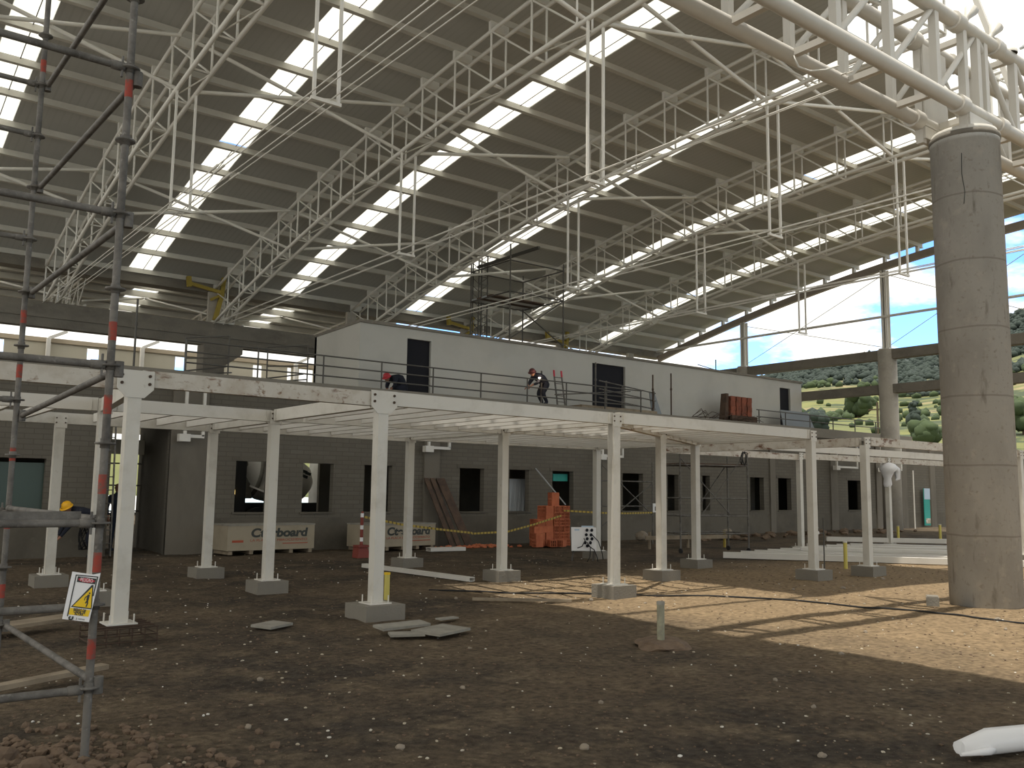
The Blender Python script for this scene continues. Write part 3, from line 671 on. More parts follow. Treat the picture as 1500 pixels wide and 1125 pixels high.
# bricks on the deck
t0 = None; cnt = 0
def clay_block(loc, label, rz=0, group=None, m='orange', size=(.3, .2, .2)):
    """hollow clay block, long in x, holes on the end faces"""
    global t0
    if t0 is None:
        t0 = thing('clay_block', label, 'brick', (0, 0, 0), group)
        sx, sy, sz = size; b = MB(); wt = .018
        ys_ = [-sy / 2, -sy / 6 + .0, sy / 6, sy / 2]
        for yy in (-sy / 2, -sy / 6 - wt / 2, sy / 6 - wt / 2, sy / 2 - wt): b.box(-sx / 2, sx / 2, yy, yy + wt, 0, sz)
        for zz in (0, sz / 2 - wt / 2, sz - wt): b.box(-sx / 2, sx / 2, -sy / 2 + wt, sy / 2 - wt, zz, zz + wt)
        for q in range(5): b.box(-sx / 2 + .03 + q * .055, -sx / 2 + .055 + q * .055, -sy / 2 - .004, sy / 2 + .004, .0, sz + .003)
        obj('shell', b, 'orange', t0); d = MB(); d.box(-sx / 2 + .03, sx / 2 - .03, -sy / 2 + .01, sy / 2 - .01, .01, sz - .01); obj('core', d, 'hollow_shade', t0, 'solid core coloured dark as shade in the hollows')  # solid core; its dark colour stands in for shade inside the holes
        t0.location = loc; t0.rotation_euler = (0, 0, rz); return t0
    return dup(t0, loc, label, rz, group)
gl = 'orange hollow clay block in the stack by the electrical panel'
rb = random.Random(5)
bx, by = 17.75, 21.5
for lv in range(6):
    for i in range(2 if lv < 4 else 1):
        for j in range(2): clay_block((bx + i * .31 + (.31 if lv > 3 else 0) + rb.uniform(-.012, .012), by + j * .215, .02 + lv * .205), gl, rb.uniform(-.03, .03), 'clay blocks in the ground stack')
    for i in range(3):
        for j in range(2): clay_block((bx + .6 + i * .215 + rb.uniform(-.008, .008), by + .03 + j * .31 + rb.uniform(-.015, .015), .02 + lv * .205), gl, PI / 2 + rb.uniform(-.03, .03), 'clay blocks in the ground stack')
for lv in (6, 7): clay_block((18.38, by + .1, .02 + lv * .205), 'orange clay block in the two-high turret topping the ground stack', 0, 'clay blocks in the turret')
for k, (x, y, z, rz) in enumerate([(17.42, 21.2, .02, .1), (17.42, 21.2, .225, .05), (17.4, 21.22, .43, -.1), (17.95, 21.15, .02, 1.2), (18.25, 21.05, .02, .5)]):
    clay_block((x, y, z, )[:3], ['loose orange block at the left foot of the ground stack', 'orange block resting on the loose left-foot block', 'topmost block of the small left pile beside the ground stack', 'orange block set crosswise before the ground stack', 'orange block tipped out front right of the ground stack'][k], rz)
for i in range(4):
    for j in range(4):
        cb_ = clay_block((30.4 + i * .37 + .02 * (j % 2), 24.2, DZ + .32 + j * .205), 'reddish clay block in the stack on the deck', rb.uniform(-.03, .03), 'clay blocks on the deck')
        for ch in cb_.children: ch.material_slots[0].link = 'OBJECT'; ch.material_slots[0].material = M['brick_red']
m_ = MB(); m_.box(30.2, 31.9, 24.0, 24.45, DZ, DZ + .1); m_.box(30.2, 31.9, 24.0, 24.1, DZ + .1, DZ + .32); m_.box(30.2, 31.9, 24.35, 24.45, DZ + .1, DZ + .32); tag(obj('pallet', m_, 'darkwood', loc=(31, 24.2, DZ)), 'dark wooden pallet under the reddish block stack on the deck', 'pallet')
m_ = MB(); m_.prism([(29.95, 24.2, DZ), (30.2, 24.2, DZ), (30.25, 24.2, 5.9), (30.12, 24.2, 5.9)], (0, .3, 0)); tag(obj('leaning_board', m_, 'darkwood', loc=(30.1, 24.3, DZ)), 'dark board leaning on the left of the deck block stack', 'board')
m_ = MB(); rr = random.Random(9)
for q in range(26):
    x = 27.4 + rr.random() * 4.2; a = rr.uniform(-.5, .5); m_.path([(x, 23.75 + rr.random() * .4, DZ + .03 + rr.random() * .1), (x + .5, 23.8 + rr.random() * .3, DZ + .1 + rr.random() * .35), (x + 1.0, 23.8 + rr.random() * .3, DZ + .05 + rr.random() * .3)], .012, 5)
o = obj('rebar_tangle', m_, 'rebar', loc=(29, 24, DZ)); tag(o, 'tangle of bent reinforcing bars on the deck before the block stack', 'rebar')
o['kind'] = 'stuff'
m_ = MB(); rr = random.Random(19)
for q in range(70):
    x = 15.5 + rr.random() * 2.0 + (0 if rr.random() < .6 else -1.5 * rr.random()); y = 22.0 + rr.random() * .9; m_.rock((x, y, gz(x, y) + .03), rr.uniform(.03, .1), .6, rr)
o = obj('brick_rubble', m_, 'orange'); o['kind'] = 'stuff'; tag(o, 'orange broken brick rubble along the wall foot left of the ground stack', 'rubble')
m_ = MB()
for q in range(60):
    x = 25 + rr.random() * 14; y = 20.5 + rr.random() * 2.4; m_.rock((x, y, gz(x, y) + .05), rr.uniform(.06, .24), .5, rr)
o = obj('spoil', m_, 'stone_brown'); o['kind'] = 'stuff'; tag(o, 'dark spoil lumps heaped along the foot of the wall at right', 'spoil')

# scaffold tower on the roof of the white building
t = thing('deck_scaffold', 'dark tubular scaffold tower standing on the white building roof, reaching the trusses', 'scaffold', (21, 27, 7.05))
x0, x1, y0, y1 = 19.62, 22.2, 25.6, 28.1; zb0 = 7.05
for x in (x0, x1):
    for y in (y0, y1): obj('standard', MB().tube((x, y, zb0), (x, y, 10.75 if x == x0 else 10.4), .028, 8), 'rail', t)
for z in (8.97, 10.14):
    for y in (y0, y1): obj('ledger', MB().tube((x0, y, z), (x1, y, z), .026, 6), 'rail', t)
    for x in (x0, x1): obj('ledger', MB().tube((x, y0, z), (x, y1, z), .026, 6), 'rail', t)
for q in range(4): obj('platform_board', MB().box(x0, x1, y1 - .36 - q * .33, y1 - .06 - q * .33, 9.0, 9.05), 'darkwood' if q % 2 else 'sheet', t)
obj('brace', MB().tube((x1, y1, 8.95), (x1, y0, 7.2), .025, 6), 'rail', t); obj('brace', MB().tube((x0, y0, 7.2), (x1, y0, 8.95), .025, 6), 'rail', t)
t = thing('lattice_mast', 'dark lattice hoist mast beside the scaffold tower on the white building roof', 'mast', (20.2, 28.3, 7.05))
for (a, b) in ((0, 0), (.42, 0), (0, .4), (.42, .4)): obj('leg', MB().tube((20.02 + a, 28.15 + b, 7.05), (20.02 + a, 28.15 + b, 10.95), .028, 6), 'rail', t)
m_ = MB()
for q in range(13):
    z = 7.05 + .3 * q
    m_.tube((20.02, 28.15, z), (20.44, 28.15, z + .3), .014, 5); m_.tube((20.02, 28.55, z + .3), (20.02, 28.15, z), .014, 5); m_.tube((20.02, 28.15, z), (20.44, 28.15, z), .014, 5)
obj('lacing', m_, 'rail', t)
obj('jib', MB().bar((20.3, 28.6, 10.55), (20.4, 24.9, 10.6), .1, .1), 'rail', t)
t = thing('antenna_pole', 'thin pole with a short crossarm standing above the white building against the sky', 'pole', (36.5, 30, 4.66))
obj('pole', MB().tube((36.5, 30, 4.66), (36.5, 30, 8.6), .03, 6), 'rail', t); obj('arm', MB().tube((34.5, 29.5, 8.1), (36.6, 30, 8.05), .02, 6), 'rail', t)

# ------------------------------------------------------------------ pergola
def column(x, y, zt, label, base=.18, m='white_steel', plate=False, w=.15, foot=True, bar=False):
    t = thing('steel_column', f'white square steel column {label}', 'column', (x, y, base), 'square pergola columns')
    s = MB(); s.box(x - w / 2, x + w / 2, y - w / 2, y + w / 2, base + .015, zt - .19); obj('shaft', s, m, t)
    obj('base_plate', MB().box(x - .16, x + .16, y - .16, y + .16, base, base + .016), 'clean_steel', t)
    for a in (-.125, .125):
        for b in (-.125, .125): obj('anchor_bolt', MB().tube((x + a, y + b, base - .02), (x + a, y + b, base + .11), .009, 6), 'clean_steel', t)
    if plate:
        p = MB(); yy = y - w / 2 - .012
        p.prism([(x - .2, yy, zt - .2), (x - .1, yy, zt - .3), (x + .1, yy, zt - .3), (x + .2, yy, zt - .2), (x + .2, yy, zt + .01), (x - .2, yy, zt + .01)], (0, .012, 0)); obj('gusset_plate', p, m, t)
        for a in (-.15, .15):
            for b in (.05, .14): obj('bolt', MB().tube((x + a, yy - .014, zt - b), (x + a, yy, zt - b), .018, 8), 'rebar', t, 'dark bolt')
    else:
        p = MB(); yy = y - w / 2 - .01; p.box(x - .1, x + .1, yy, yy + .01, zt - .24, zt - .02); obj('gusset_plate', p, m, t)
        for a in (-.07, .07):
            for b in (.07, .15): obj('bolt', MB().tube((x + a, yy - .012, zt - b), (x + a, yy, zt - b), .013, 6), 'rebar', t, 'dark bolt')
    if foot:
        f = MB(); h = .29 if plate and x > 4 else .26; zl = -.15
        f.box(x - h, x + h, y - h, y + h, zl, base); o = obj('footing', f, 'footing', loc=(x, y, zl)); tag(o, f'concrete footing of the column {label}', 'footing', 'concrete footings of the pergola')
    if bar:
        t2 = thing('rebar_cage', 'dark rebar cage under the foremost left column, not yet cast', 'rebar', (x, y, 0))
        for a in range(6):
            for q in (-1, 1): obj('bar', MB().tube((x - .32 + a * .13, y + q * .3, -.06), (x - .32 + a * .13, y + q * .3, base - .005), .008, 5), 'rebar', t2)
        for z in (.02, .09, .165): obj('tie', MB().path([(x - .33, y - .31, z), (x + .33, y - .31, z), (x + .33, y + .31, z), (x - .33, y + .31, z), (x - .33, y - .3, z)], .007, 5), 'rebar', t2)
        for q in (-1, 0, 1): obj('bearer', MB().bar((x - .34, y + .15 * q, base - .012), (x + .34, y + .15 * q, base - .012), .02, .018), 'rebar', t2)
cols = [(2.78, 10.62, 2.97, 'standing on the rebar cage behind the danger sign', dict(plate=True, foot=False, bar=True)),
        (6.03, 10.72, 3.0, 'with a bolted plate, front row centre-left, beside the yellow stake', dict(plate=True)),
        (10.56, 10.86, 3.02, 'standing at the edge of the sunlit ground, front row', {}),
        (16.28, 10.93, 3.03, 'at the right front corner of the first pergola', {}),
        (3.3, 14.1, 2.97, 'mostly hidden behind the near scaffold standard', {}),
        (6.02, 14.3, 2.98, 'in front of the left printed crate, second row', {}),
        (10.58, 13.95, 3.0, 'left of the orange block stack, second row', {}),
        (16.27, 14.02, 3.02, 'left of the rolling scaffold, second row', {}),
        (3.28, 17.0, 2.9, 'left of the stooping worker, back row', {}),
        (6.0, 17.15, 2.95, 'left of the left printed crate, back row', {}),
        (10.59, 17.45, 2.98, 'in front of the right printed crate, back row', {}),
        (16.2, 17.3, 3.0, 'directly behind the electrical panel, back row', {}),
        (13.38, 12.42, 3.0, 'under the middle of the slanting beam', {}),
        (18.17, 10.85, 2.97, 'among the white beams, left front of the second pergola', dict(m='white_steel')),
        (24.9, 17.15, 3.05, 'behind the right corner column, second pergola', dict(base=.06)),
        (29.9, 17.0, 3.05, 'wrapped in plastic at its head, second pergola', dict(base=.04)),
        (25.75, 10.85, 2.97, 'half hidden right of the big round column', {})]
for (x, y, z, lab, kw) in cols: column(x, y, z, lab, **kw)
def beam(p, q, zt, label, m='white_steel', h=.19, w=.11, ends=True):
    p = Vector((p[0], p[1], zt - h / 2)); q = Vector((q[0], q[1], zt - h / 2))
    t = thing('steel_beam', label, 'beam', tuple(p), 'steel beams of the pergolas')
    obj('web', MB().bar(p, q, w, h), m, t)
    d = (q - p).normalized()
    for k, e in enumerate((p + d * .09, q - d * .09)): obj('end_plate', MB().bar(e - d * .006, e + d * .006, w + .03, h - .01), m, t)
    return t
R1, R2, R3 = (10.62, 10.9), (14.1, 14.02), (17.05, 17.3)
beam((-1.5, 10.5), (2.7, 10.62), 2.95, 'rust-stained white beam running off behind the scaffold', 'rusty_steel')
beam((2.86, 10.62), (5.95, 10.72), 2.99, 'rust-stained front beam between the two bolted plates', 'rusty_steel')
beam((6.11, 10.72), (10.48, 10.86), 3.01, 'clean white front beam right of the second bolted plate')
beam((10.64, 10.86), (16.2, 10.93), 3.025, 'white front beam ending at the right front corner')
beam((-1.5, 14.15), (3.2, 14.1), 2.96, 'white second-row beam crossing behind the scaffold')
beam((3.38, 14.1), (5.94, 14.3), 2.97, 'white second-row beam between the left columns')
beam((6.1, 14.3), (10.5, 13.95), 2.98, 'white second-row beam in the middle bay')
beam((10.66, 13.95), (16.19, 14.02), 3.0, 'white second-row beam in the right bay')
beam((-1.5, 17.0), (5.92, 17.15), 2.93, 'white back-row beam in the left bay')
beam((6.08, 17.15), (10.51, 17.45), 2.95, 'white back-row beam in the middle bay')
beam((10.67, 17.45), (16.12, 17.3), 2.98, 'white back-row beam in the right bay')
beam((2.86, 10.75), (3.28, 14.0), 2.95, 'white cross beam going back from the rebar cage column')
beam((6.03, 10.82), (6.02, 14.2), 2.98, 'white cross beam from the second bolted plate to the row behind')
beam((6.02, 14.4), (6.0, 17.05), 2.96, 'white cross beam at the back of the middle bay')
beam((10.56, 10.96), (10.58, 13.85), 3.0, 'white cross beam behind the sunlit column')
beam((10.58, 14.05), (10.59, 17.35), 2.98, 'white cross beam at the back of the right bay')
beam((10.62, 10.95), (16.2, 13.95), 2.99, 'slanting stained beam crossing the right bay', 'rusty_steel')
beam((16.28, 11.03), (16.27, 13.92), 3.01, 'white end beam at the right side, front half')
beam((16.27, 14.12), (16.2, 17.2), 2.99, 'white end beam at the right side, back half')
beam((18.25, 10.85), (25.67, 10.85), 2.97, 'rust-streaked front beam of the second pergola', 'rusty_steel')
beam((25.83, 10.85), (31, 10.85), 2.97, 'white beam right of the big round column', 'white_steel')
beam((18.17, 10.95), (18.2, 17.0), 2.95, 'stained cross beam at the left of the second pergola', 'rusty_steel')
beam((18.3, 17.1), (24.82, 17.15), 2.98, 'rust-spotted back beam of the second pergola, left half', 'rusty_steel')
beam((24.98, 17.15), (29.82, 17.0), 3.02, 'white back beam of the second pergola, middle', 'rusty_steel')
beam((29.98, 17.0), (40, 17.0), 3.02, 'white back beam of the second pergola, right of the plastic-wrapped column', 'rusty_steel')
beam((18.3, 14.0), (32, 14.0), 3.0, 'white middle beam of the second pergola')
def rafters(x0, x1, ya, yb, n, z, bay):
    for i in range(n):
        x = x0 + (x1 - x0) * (i + 1) / (n + 1)
        o = obj('rafter', MB().bar((x, ya + .06, z), (x, yb - .06, z), .06, .15), 'clean_steel', loc=(x, ya, z)); tag(o, f'white pergola rafter, {nth(i)} from the left in the {bay}', 'rafter', 'rafters of the pergola')
rafters(-1.4, 3.3, 14.2, 17.0, 7, 2.86, 'leftmost back bay behind the scaffold')
rafters(3.3, 6.02, 14.28, 17.1, 4, 2.87, 'back bay above the left printed crate')
rafters(6.02, 10.57, 14.15, 17.3, 8, 2.88, 'middle back bay')
rafters(6.03, 10.56, 10.85, 14.1, 8, 2.9, 'middle front bay')
rafters(10.58, 16.2, 14.05, 17.35, 10, 2.89, 'right back bay')
rafters(10.56, 16.28, 10.95, 13.95, 10, 2.91, 'right front bay')
# plastic wrap on a column head
m_ = MB(); m_.lathe([(.11, 0), (.14, .1), (.13, .3), (.2, .5), (.3, .62), (.24, .8), (.12, .85)], (29.9, 17.0, 2.0), n=12)
for v in m_.v: v.x += .09 * noise.noise(v * 4) ; v.y += .09 * noise.noise(v * 4 + Vector((7, 0, 0)))
m_.path([(30.05, 16.9, 2.75), (30.35, 16.9, 2.6), (30.4, 16.9, 2.3), (30.25, 16.9, 2.25)], [.1, .12, .08, .03], 8)
tag(obj('plastic_sheet', m_, 'plastic', loc=(29.9, 17, 2)), 'crumpled white plastic sheet tied round a column head', 'plastic sheet')

# wall-hung white brackets under the deck
for k, (x0, x1, lab) in enumerate([(7.33, 7.88, 'left of the front door opening pilaster'), (14.68, 15.52, 'above the leaning formwork boards'), (21.94, 23.02, 'behind the sunlit front column'), (36.48, 38.22, 'right of the second pergola corner'), (40.24, 42.1, 'beside the plastic sheet')]):
    t = thing('hanging_bracket', f'white U-shaped bracket hanging on the block wall, {lab}', 'bracket', (x0, 23.2, 3.0), 'white U brackets on the wall')
    y = 23.2
    for x in (x0 + .06, x1 - .03): obj('hanger_bar', MB().bar((x, y, 2.98), (x, y, 4.25), .07, .07), 'clean_steel', t)
    obj('cross_bar', MB().bar((x0, y, 2.97), (x1, y, 2.97), .07, .08), 'clean_steel', t); obj('end_box', MB().box(x0 - .1, x0 + .18, y - .1, y + .1, 2.83, 3.02), 'clean_steel', t)

# ------------------------------------------------------------------ left ring-lock scaffold
t = thing('ring_scaffold', 'tall grey ring-lock scaffold tower with red painted marks at the left edge', 'scaffold', (1.42, 6.03, 0))
NX, NY, FY, FX, WX = 1.43, 6.03, 9.1, 1.39, -1.15
ros = [4.42 + .495 * k for k in range(-8, 5)]
def standard(x, y, top, name='standard'):
    s = obj(name, MB().tube((x, y, -.12), (x, y, top), .0242, 14), 'galv', t)
    for z in ros:
        if z < top: obj('rosette', MB().lathe([(.0245, -.03), (.03, -.03), (.03, -.006), (.062, -.006), (.062, .006), (.03, .006), (.03, .03), (.0245, .03)], (x, y, z), n=18), 'galv', s)
    reds = [.69, 1.21, 1.69, 2.19, 2.66, 4.28, 5.1] if y < 7 else [.75, 1.35, 1.95, 2.7, 3.2, 5.6]
    for z in reds: obj('red_mark', MB().tube((x, y, z - .06), (x, y, z + .06), .0252, 14, caps=False), 'redmark', s, 'red paint mark on the tube')
    obj('base_jack', MB().tube((x, y, -.12), (x, y, .06), .032, 10), 'galv', s)
for (x, y) in ((NX, NY), (FX, FY), (WX, NY), (WX, FY)): standard(x, y, 6.6)
def ledger(p, q, r=.0242):
    p, q = Vector(p), Vector(q); d = (q - p).normalized()
    o = obj('ledger', MB().tube(p + d * .05, q - d * .05, r, 12), 'galv', t)
    for e, s in ((p, 1), (q, -1)): obj('wedge_head', MB().lathe([(.0245, .12), (.029, .118), (.031, .075), (.03, .035), (.012, .03)] if s > 0 else [(.012, -.03), (.03, -.035), (.031, -.075), (.029, -.118), (.0245, -.12)], e, d, 10), 'galv', o); obj('wedge_pin', MB().bar(e + d * s * .05 + Vector((0, 0, -.07)), e + d * s * .05 + Vector((0, 0, .07)), .022, .012, (1, 0, 0)), 'galv', o)
for z in (4.42, 3.43, 2.44, 1.45, .945, 5.41, .45):
    ledger((NX, NY, z), (WX, NY, z))
for z in (5.41, 4.92, 3.93, 2.44, 1.45): ledger((FX, FY, z), (WX, FY, z))
ledger((NX, NY, 1.47), (FX, FY, 1.47))
def diag(p, q):
    p, q = Vector(p), Vector(q); o = obj('diagonal_brace', MB().tube(p, q, .024, 12), 'galv', t)
    for e in (p, q): obj('brace_head', MB().tube(e - Vector((0, 0, .05)), e + Vector((0, 0, .05)), .032, 10), 'galv', o)
diag((NX + .05, NY, 5.4), (FX + .05, FY, 5.42)); diag((NX + .05, NY, 4.36), (FX + .05, FY, 4.43)); diag((NX + .05, NY, 3.4), (FX + .05, FY, 3.43)); diag((NX + .05, NY, 2.42), (FX + .05, FY, 2.3)); diag((NX + .05, NY, .47), (FX + .05, FY, .45))
obj('guard_plank', MB().box(WX, NX - .1, NY + .05, NY + .08, 1.46, 1.52), 'galv', t)
# danger sign
sg = thing('danger_sign', 'white hazard sign with yellow warning triangle tied to the scaffold standard', 'sign', (1.32, 5.98, .87))
P0, P1, P2, P3 = Vector((1.245, 5.99, .885)), Vector((1.385, 5.96, .86)), Vector((1.43, 5.955, 1.175)), Vector((1.27, 5.985, 1.165))
e1 = (P1 - P0).normalized(); e2 = (P3 - P0); e2 = (e2 - e1 * e2.dot(e1) * 1).normalized(); e2 = (P3 - P0).normalized(); nn = e1.cross(e2).normalized()
Wd, Hd = .15, .285
Q = lambda u, v, k=0: P0 + e1 * (u * Wd) + (P3 - P0) * v + e1 * (.012 * v) + nn * k
m_ = MB(); m_.prism([Q(0, 0), Q(1, 0), Q(1.05, 1.05), Q(.8, 1.0), Q(0, 1)], nn * -.003); obj('panel', m_, 'sign_white', sg)
def strip(a, b, w, k=.0015):
    m = MB(); a3, b3 = Q(*a, k), Q(*b, k); d = (b3 - a3).normalized(); s = nn.cross(d) * w / 2
    m.prism([a3 - s, b3 - s, b3 + s, a3 + s], nn * .0008); return m
m_ = MB()
for a, b in (((.17, .07), (.17, .95)), ((.15, .94), (.97, .96)), ((.95, .55), (.97, .97))):
    s = strip(a, b, .006); o = len(m_.v); m_.v += s.v; [m_.face([o + i for i in f]) for f in s.f]
m_.prism([Q(.24, .8, .001), Q(.93, .8, .001), Q(.94, .92, .001), Q(.24, .92, .001)], nn * .0008); obj('black_frame', m_, 'ink', sg)
cx_, cz_ = .59, .86; m_ = MB(); m_.prism([Q(cx_ + .31 * math.cos(a), cz_ + .045 * math.sin(a), .0022) for a in [2 * PI * k / 20 for k in range(20)]], nn * .0008); obj('red_oval', m_, 'sign_red', sg, 'red oval')
rotm = Matrix((e1, (P3 - P0).normalized(), nn)).transposed()
text('danger_word', 'PELIGRO', .03, Q(cx_, cz_, .0036), rotm, 'sign_white', sg, .0004, .07)
m_ = MB(); m_.prism([Q(.22, .27, .001), Q(1.0, .27, .001), Q(.88, .78, .001), Q(.82, .78, .001)], nn * .0008); obj('triangle_border', m_, 'ink', sg)
m_ = MB(); m_.prism([Q(.29, .295, .002), Q(.96, .295, .002), Q(.85, .73, .002)], nn * .0008); obj('yellow_triangle', m_, 'sign_yellow', sg, 'yellow triangle')
m_ = MB()
m_.prism([Q(.8 + .035 * math.cos(a), .6 + .02 * math.sin(a), .003) for a in [2 * PI * k / 10 for k in range(10)]], nn * .0008)
for a, b, w in (((.78, .57), (.77, .45), .013), ((.77, .46), (.8, .38), .008), ((.8, .38), (.77, .31), .007), ((.77, .55), (.67, .5), .006), ((.67, .5), (.66, .44), .005), ((.78, .46), (.72, .38), .007)):
    s = strip(a, b, w, .003); o = len(m_.v); m_.v += s.v; [m_.face([o + i for i in f]) for f in s.f]
obj('figure_mark', m_, 'ink', sg, 'black falling figure')
m_ = MB(); m_.prism([Q(.2, .11, .001), Q(.93, .11, .001), Q(.96, .25, .001), Q(.2, .25, .001)], nn * .0008); obj('text_panel', m_, 'sign_yellow', sg)
for k, (s, w) in enumerate((('RIESGO DE', .07), ('CAIDA DE', .065), ('ALTURA', .05))): text('warning_text', s, .02, Q(.57, .225 - .043 * k, .0025), rotm, 'ink', sg, .0004, w, bold=.001)
m_ = MB(); m_.path([Q(.28, .075, .002), Q(.24, .045, .002), Q(.26, .015, .002), Q(.33, .01, .002), Q(.37, .03, .002), Q(.37, .08, .002)], .005, 6); obj('logo_mark', m_, 'ink', sg)
text('maker_text', 'J ima', .016, Q(.66, .045, .002), rotm, 'ink', sg, .0004, .05)

# ------------------------------------------------------------------ printed crates
def crate(x0, y0, L, D, Hh, rz, label):
    t = thing('panel_crate', label, 'crate', (x0, y0, 0), 'printed cardboard crates')
    mt = Matrix.Rotation(rz, 3, 'Z'); o0 = Vector((x0, y0, 0))
    def bx_(a, b, c, d, e, f):
        return MB().hexa([o0 + mt @ Vector(p) for p in ((a, c, e), (b, c, e), (b, d, e), (a, d, e), (a, c, f), (b, c, f), (b, d, f), (a, d, f))])
    obj('box', bx_(0, L, 0, D, .1, Hh), 'carton', t)
    lid = MB(); q = bx_(-.01, L + .01, -.012, D + .01, Hh, Hh + .035); obj('lid', q, 'greyboard', t)
    for k in range(5): obj('pallet_foot', bx_(.05 + k * (L - .2) / 4, .15 + k * (L - .2) / 4, .02, D - .02, .0, .1), 'wood', t)
    fr = mt @ Matrix.Rotation(PI / 2, 3, 'X')
    text('printed_name', 'Cterboard', .3, o0 + mt @ Vector((L * .58, -.004, Hh * .73)), fr, 'ink', t, .002, L * .66, .12, .012)
    b_ = bx_(.12, .42, -.006, 0, Hh * .42, Hh * .5); obj('red_bar', b_, 'redink', t, 'red printed bar')
    text('printed_line', 'LA PLACA DE FIBROCEMENTO', .09, o0 + mt @ Vector((L * .58, -.004, Hh * .48)), fr, 'redink', t, .001, L * .66)
    b_ = bx_(L * .62, L * .92, -.006, 0, Hh * .34, Hh * .37); obj('red_rule', b_, 'redink', t, 'thin red printed rule')
crate(8.3, 22.3, 2.42, .95, .72, .06, 'long printed cardboard crate left of the block wall pilaster, with its whole name in view')
crate(12.1, 21.95, 2.42, 1.0, .7, .16, 'second printed crate, with an open lid, behind the striped delineator post')

# delineator, boards, panel, tape ...
t = thing('delineator_post', 'red and white striped delineator post on a weighted base', 'delineator', (11.0, 20.35, 0))
for k in range(8): obj('band', MB().tube((11.0, 20.35, .28 + .1 * k), (11.0, 20.35, .38 + .1 * k), .042, 12), 'sign_white' if k % 3 == 1 else 'pipe_red', t)
obj('tip', MB().lathe([(.042, 0), (.03, .04), (.001, .05)], (11.0, 20.35, 1.08), n=12), 'redmark', t)
m_ = MB(); m_.prism([(10.82, 20.18, -.02), (11.18, 20.18, -.02), (11.12, 20.24, .24), (10.88, 20.24, .24)], (0, .3, 0)); m_.box(10.85, 11.15, 20.2, 20.5, .24, .29); obj('base', m_, 'pipe_red', t)
for k, (x, dx) in enumerate(((14.7, .6), (14.92, .62), (15.14, .72))):
    m_ = MB(); w_ = (.16, .16, .3)[k]; m_.prism([(x + dx, 22.7, -.03), (x + dx + w_, 22.7, -.03), (x + w_, 23.36, 2.05), (x + .0, 23.36, 2.05)], (0, .04, .0))
    tag(obj('formwork_board', m_, 'darkwood', loc=(x + dx, 22.8, 0)), 'dark formwork board leaning on the wall, ' + ['leftmost', 'middle', 'rightmost'][k] + ' of three', 'board', 'leaning formwork boards')
t = thing('electrical_panel', 'white board of electrical sockets standing tilted on a low frame', 'electrical panel', (15.25, 16.75, 0))
a_ = R(-38); mt = Matrix.Rotation(a_, 3, 'Z') @ Matrix.Rotation(R(-18), 3, 'X'); c0 = Vector((15.25, 16.75, .52))
obj('board', MB().obox(c0, (.62, .05, .6), mt), 'sign_white', t); obj('top_box', MB().obox(c0 + mt @ Vector((.1, .04, .3)), (.3, .12, .08), mt), 'bluewhite', t)
for (u, v) in ((-.0, .22), (.12, .22), (-.02, .1), (.1, .1), (.0, -.0), (.12, -.0), (-.05, -.1), (.08, -.1), (.0, -.18)):
    obj('socket', MB().tube(c0 + mt @ Vector((u + .08, -.02, v)), c0 + mt @ Vector((u + .08, -.07, v)), .036, 10), 'black', t, 'black socket')
obj('label_mark', MB().obox(c0 + mt @ Vector((-.17, -.027, .23)), (.12, .004, .04), mt), 'bluewhite', t)
for s in (-.26, .26):
    obj('leg', MB().bar(c0 + mt @ Vector((s, 0, -.28)), c0 + Vector((s * .8, -s * .6 + .05, -.53)), .035, .035), 'galv', t); obj('back_leg', MB().bar(c0 + mt @ Vector((s, .03, .1)), c0 + mt @ Vector((s, .35, -.0)) + Vector((0, 0, -.5)), .03, .03), 'galv', t)
for (u, v, e) in ((.2, .1, (.42, -.25, -.5)), (.08, -.1, (-.2, -.35, -.52)), (-.0, .0, (-.3, -.1, -.2)), (.1, -.18, (.1, -.4, -.52))):
    p = c0 + mt @ Vector((u, -.07, v)); q = c0 + Vector(e); obj('cable', MB().path([p, p.lerp(q, .3) + Vector((.03, -.08, .02)), p.lerp(q, .7) + Vector((.04, -.05, -.03)), q], .012, 6), 'rubber', t)
def tape(pts, label):
    t = MB()
    for a, b in zip(pts, pts[1:]): t.bar(a, b, .008, .055)
    tag(obj('caution_tape', t, 'tape', loc=pts[0]), label, 'caution tape', 'yellow caution tapes')
tape([(11.05, 20.35, .99), (12.2, 20.4, .78), (13.2, 20.4, .66), (14.5, 20.5, .52), (15.0, 21.2, .46)], 'yellow caution tape from the delineator post past the second crate')
tape([(15.0, 21.2, .46), (16.3, 21.2, .5), (17.3, 21.2, .7), (18.4, 21.25, .95)], 'yellow caution tape sagging left of the block stack')
tape([(18.6, 21.35, 1.1), (19.75, 20.87, 1.04), (20.9, 20.86, 1.02), (22.1, 20.87, 1.04)], 'yellow caution tape between the block stack and the sign scaffold')
def hollow(p, q, w, h, label, m='clean_steel', group=None, name='steel_section'):
    p, q = Vector(p), Vector(q); d = (q - p).normalized(); s = Vector((-d.y, d.x, 0)); m_ = MB(); th = .012
    for (a, b, c, e) in ((-w / 2, w / 2, 0, th), (-w / 2, w / 2, h - th, h), (-w / 2, -w / 2 + th, th, h - th), (w / 2 - th, w / 2, th, h - th)):
        m_.hexa([p + s * a + Vector((0, 0, c)), q + s * a + Vector((0, 0, c)), q + s * b + Vector((0, 0, c)), p + s * b + Vector((0, 0, c)), p + s * a + Vector((0, 0, e)), q + s * a + Vector((0, 0, e)), q + s * b + Vector((0, 0, e)), p + s * b + Vector((0, 0, e))])
    tag(obj(name, m_, m, loc=p), label, 'steel section', group)
hollow((9.6, 17.6, .0), (9.85, 13.9, .0), .13, .08, 'white hollow steel section lying alone on the earth right of the plated column')
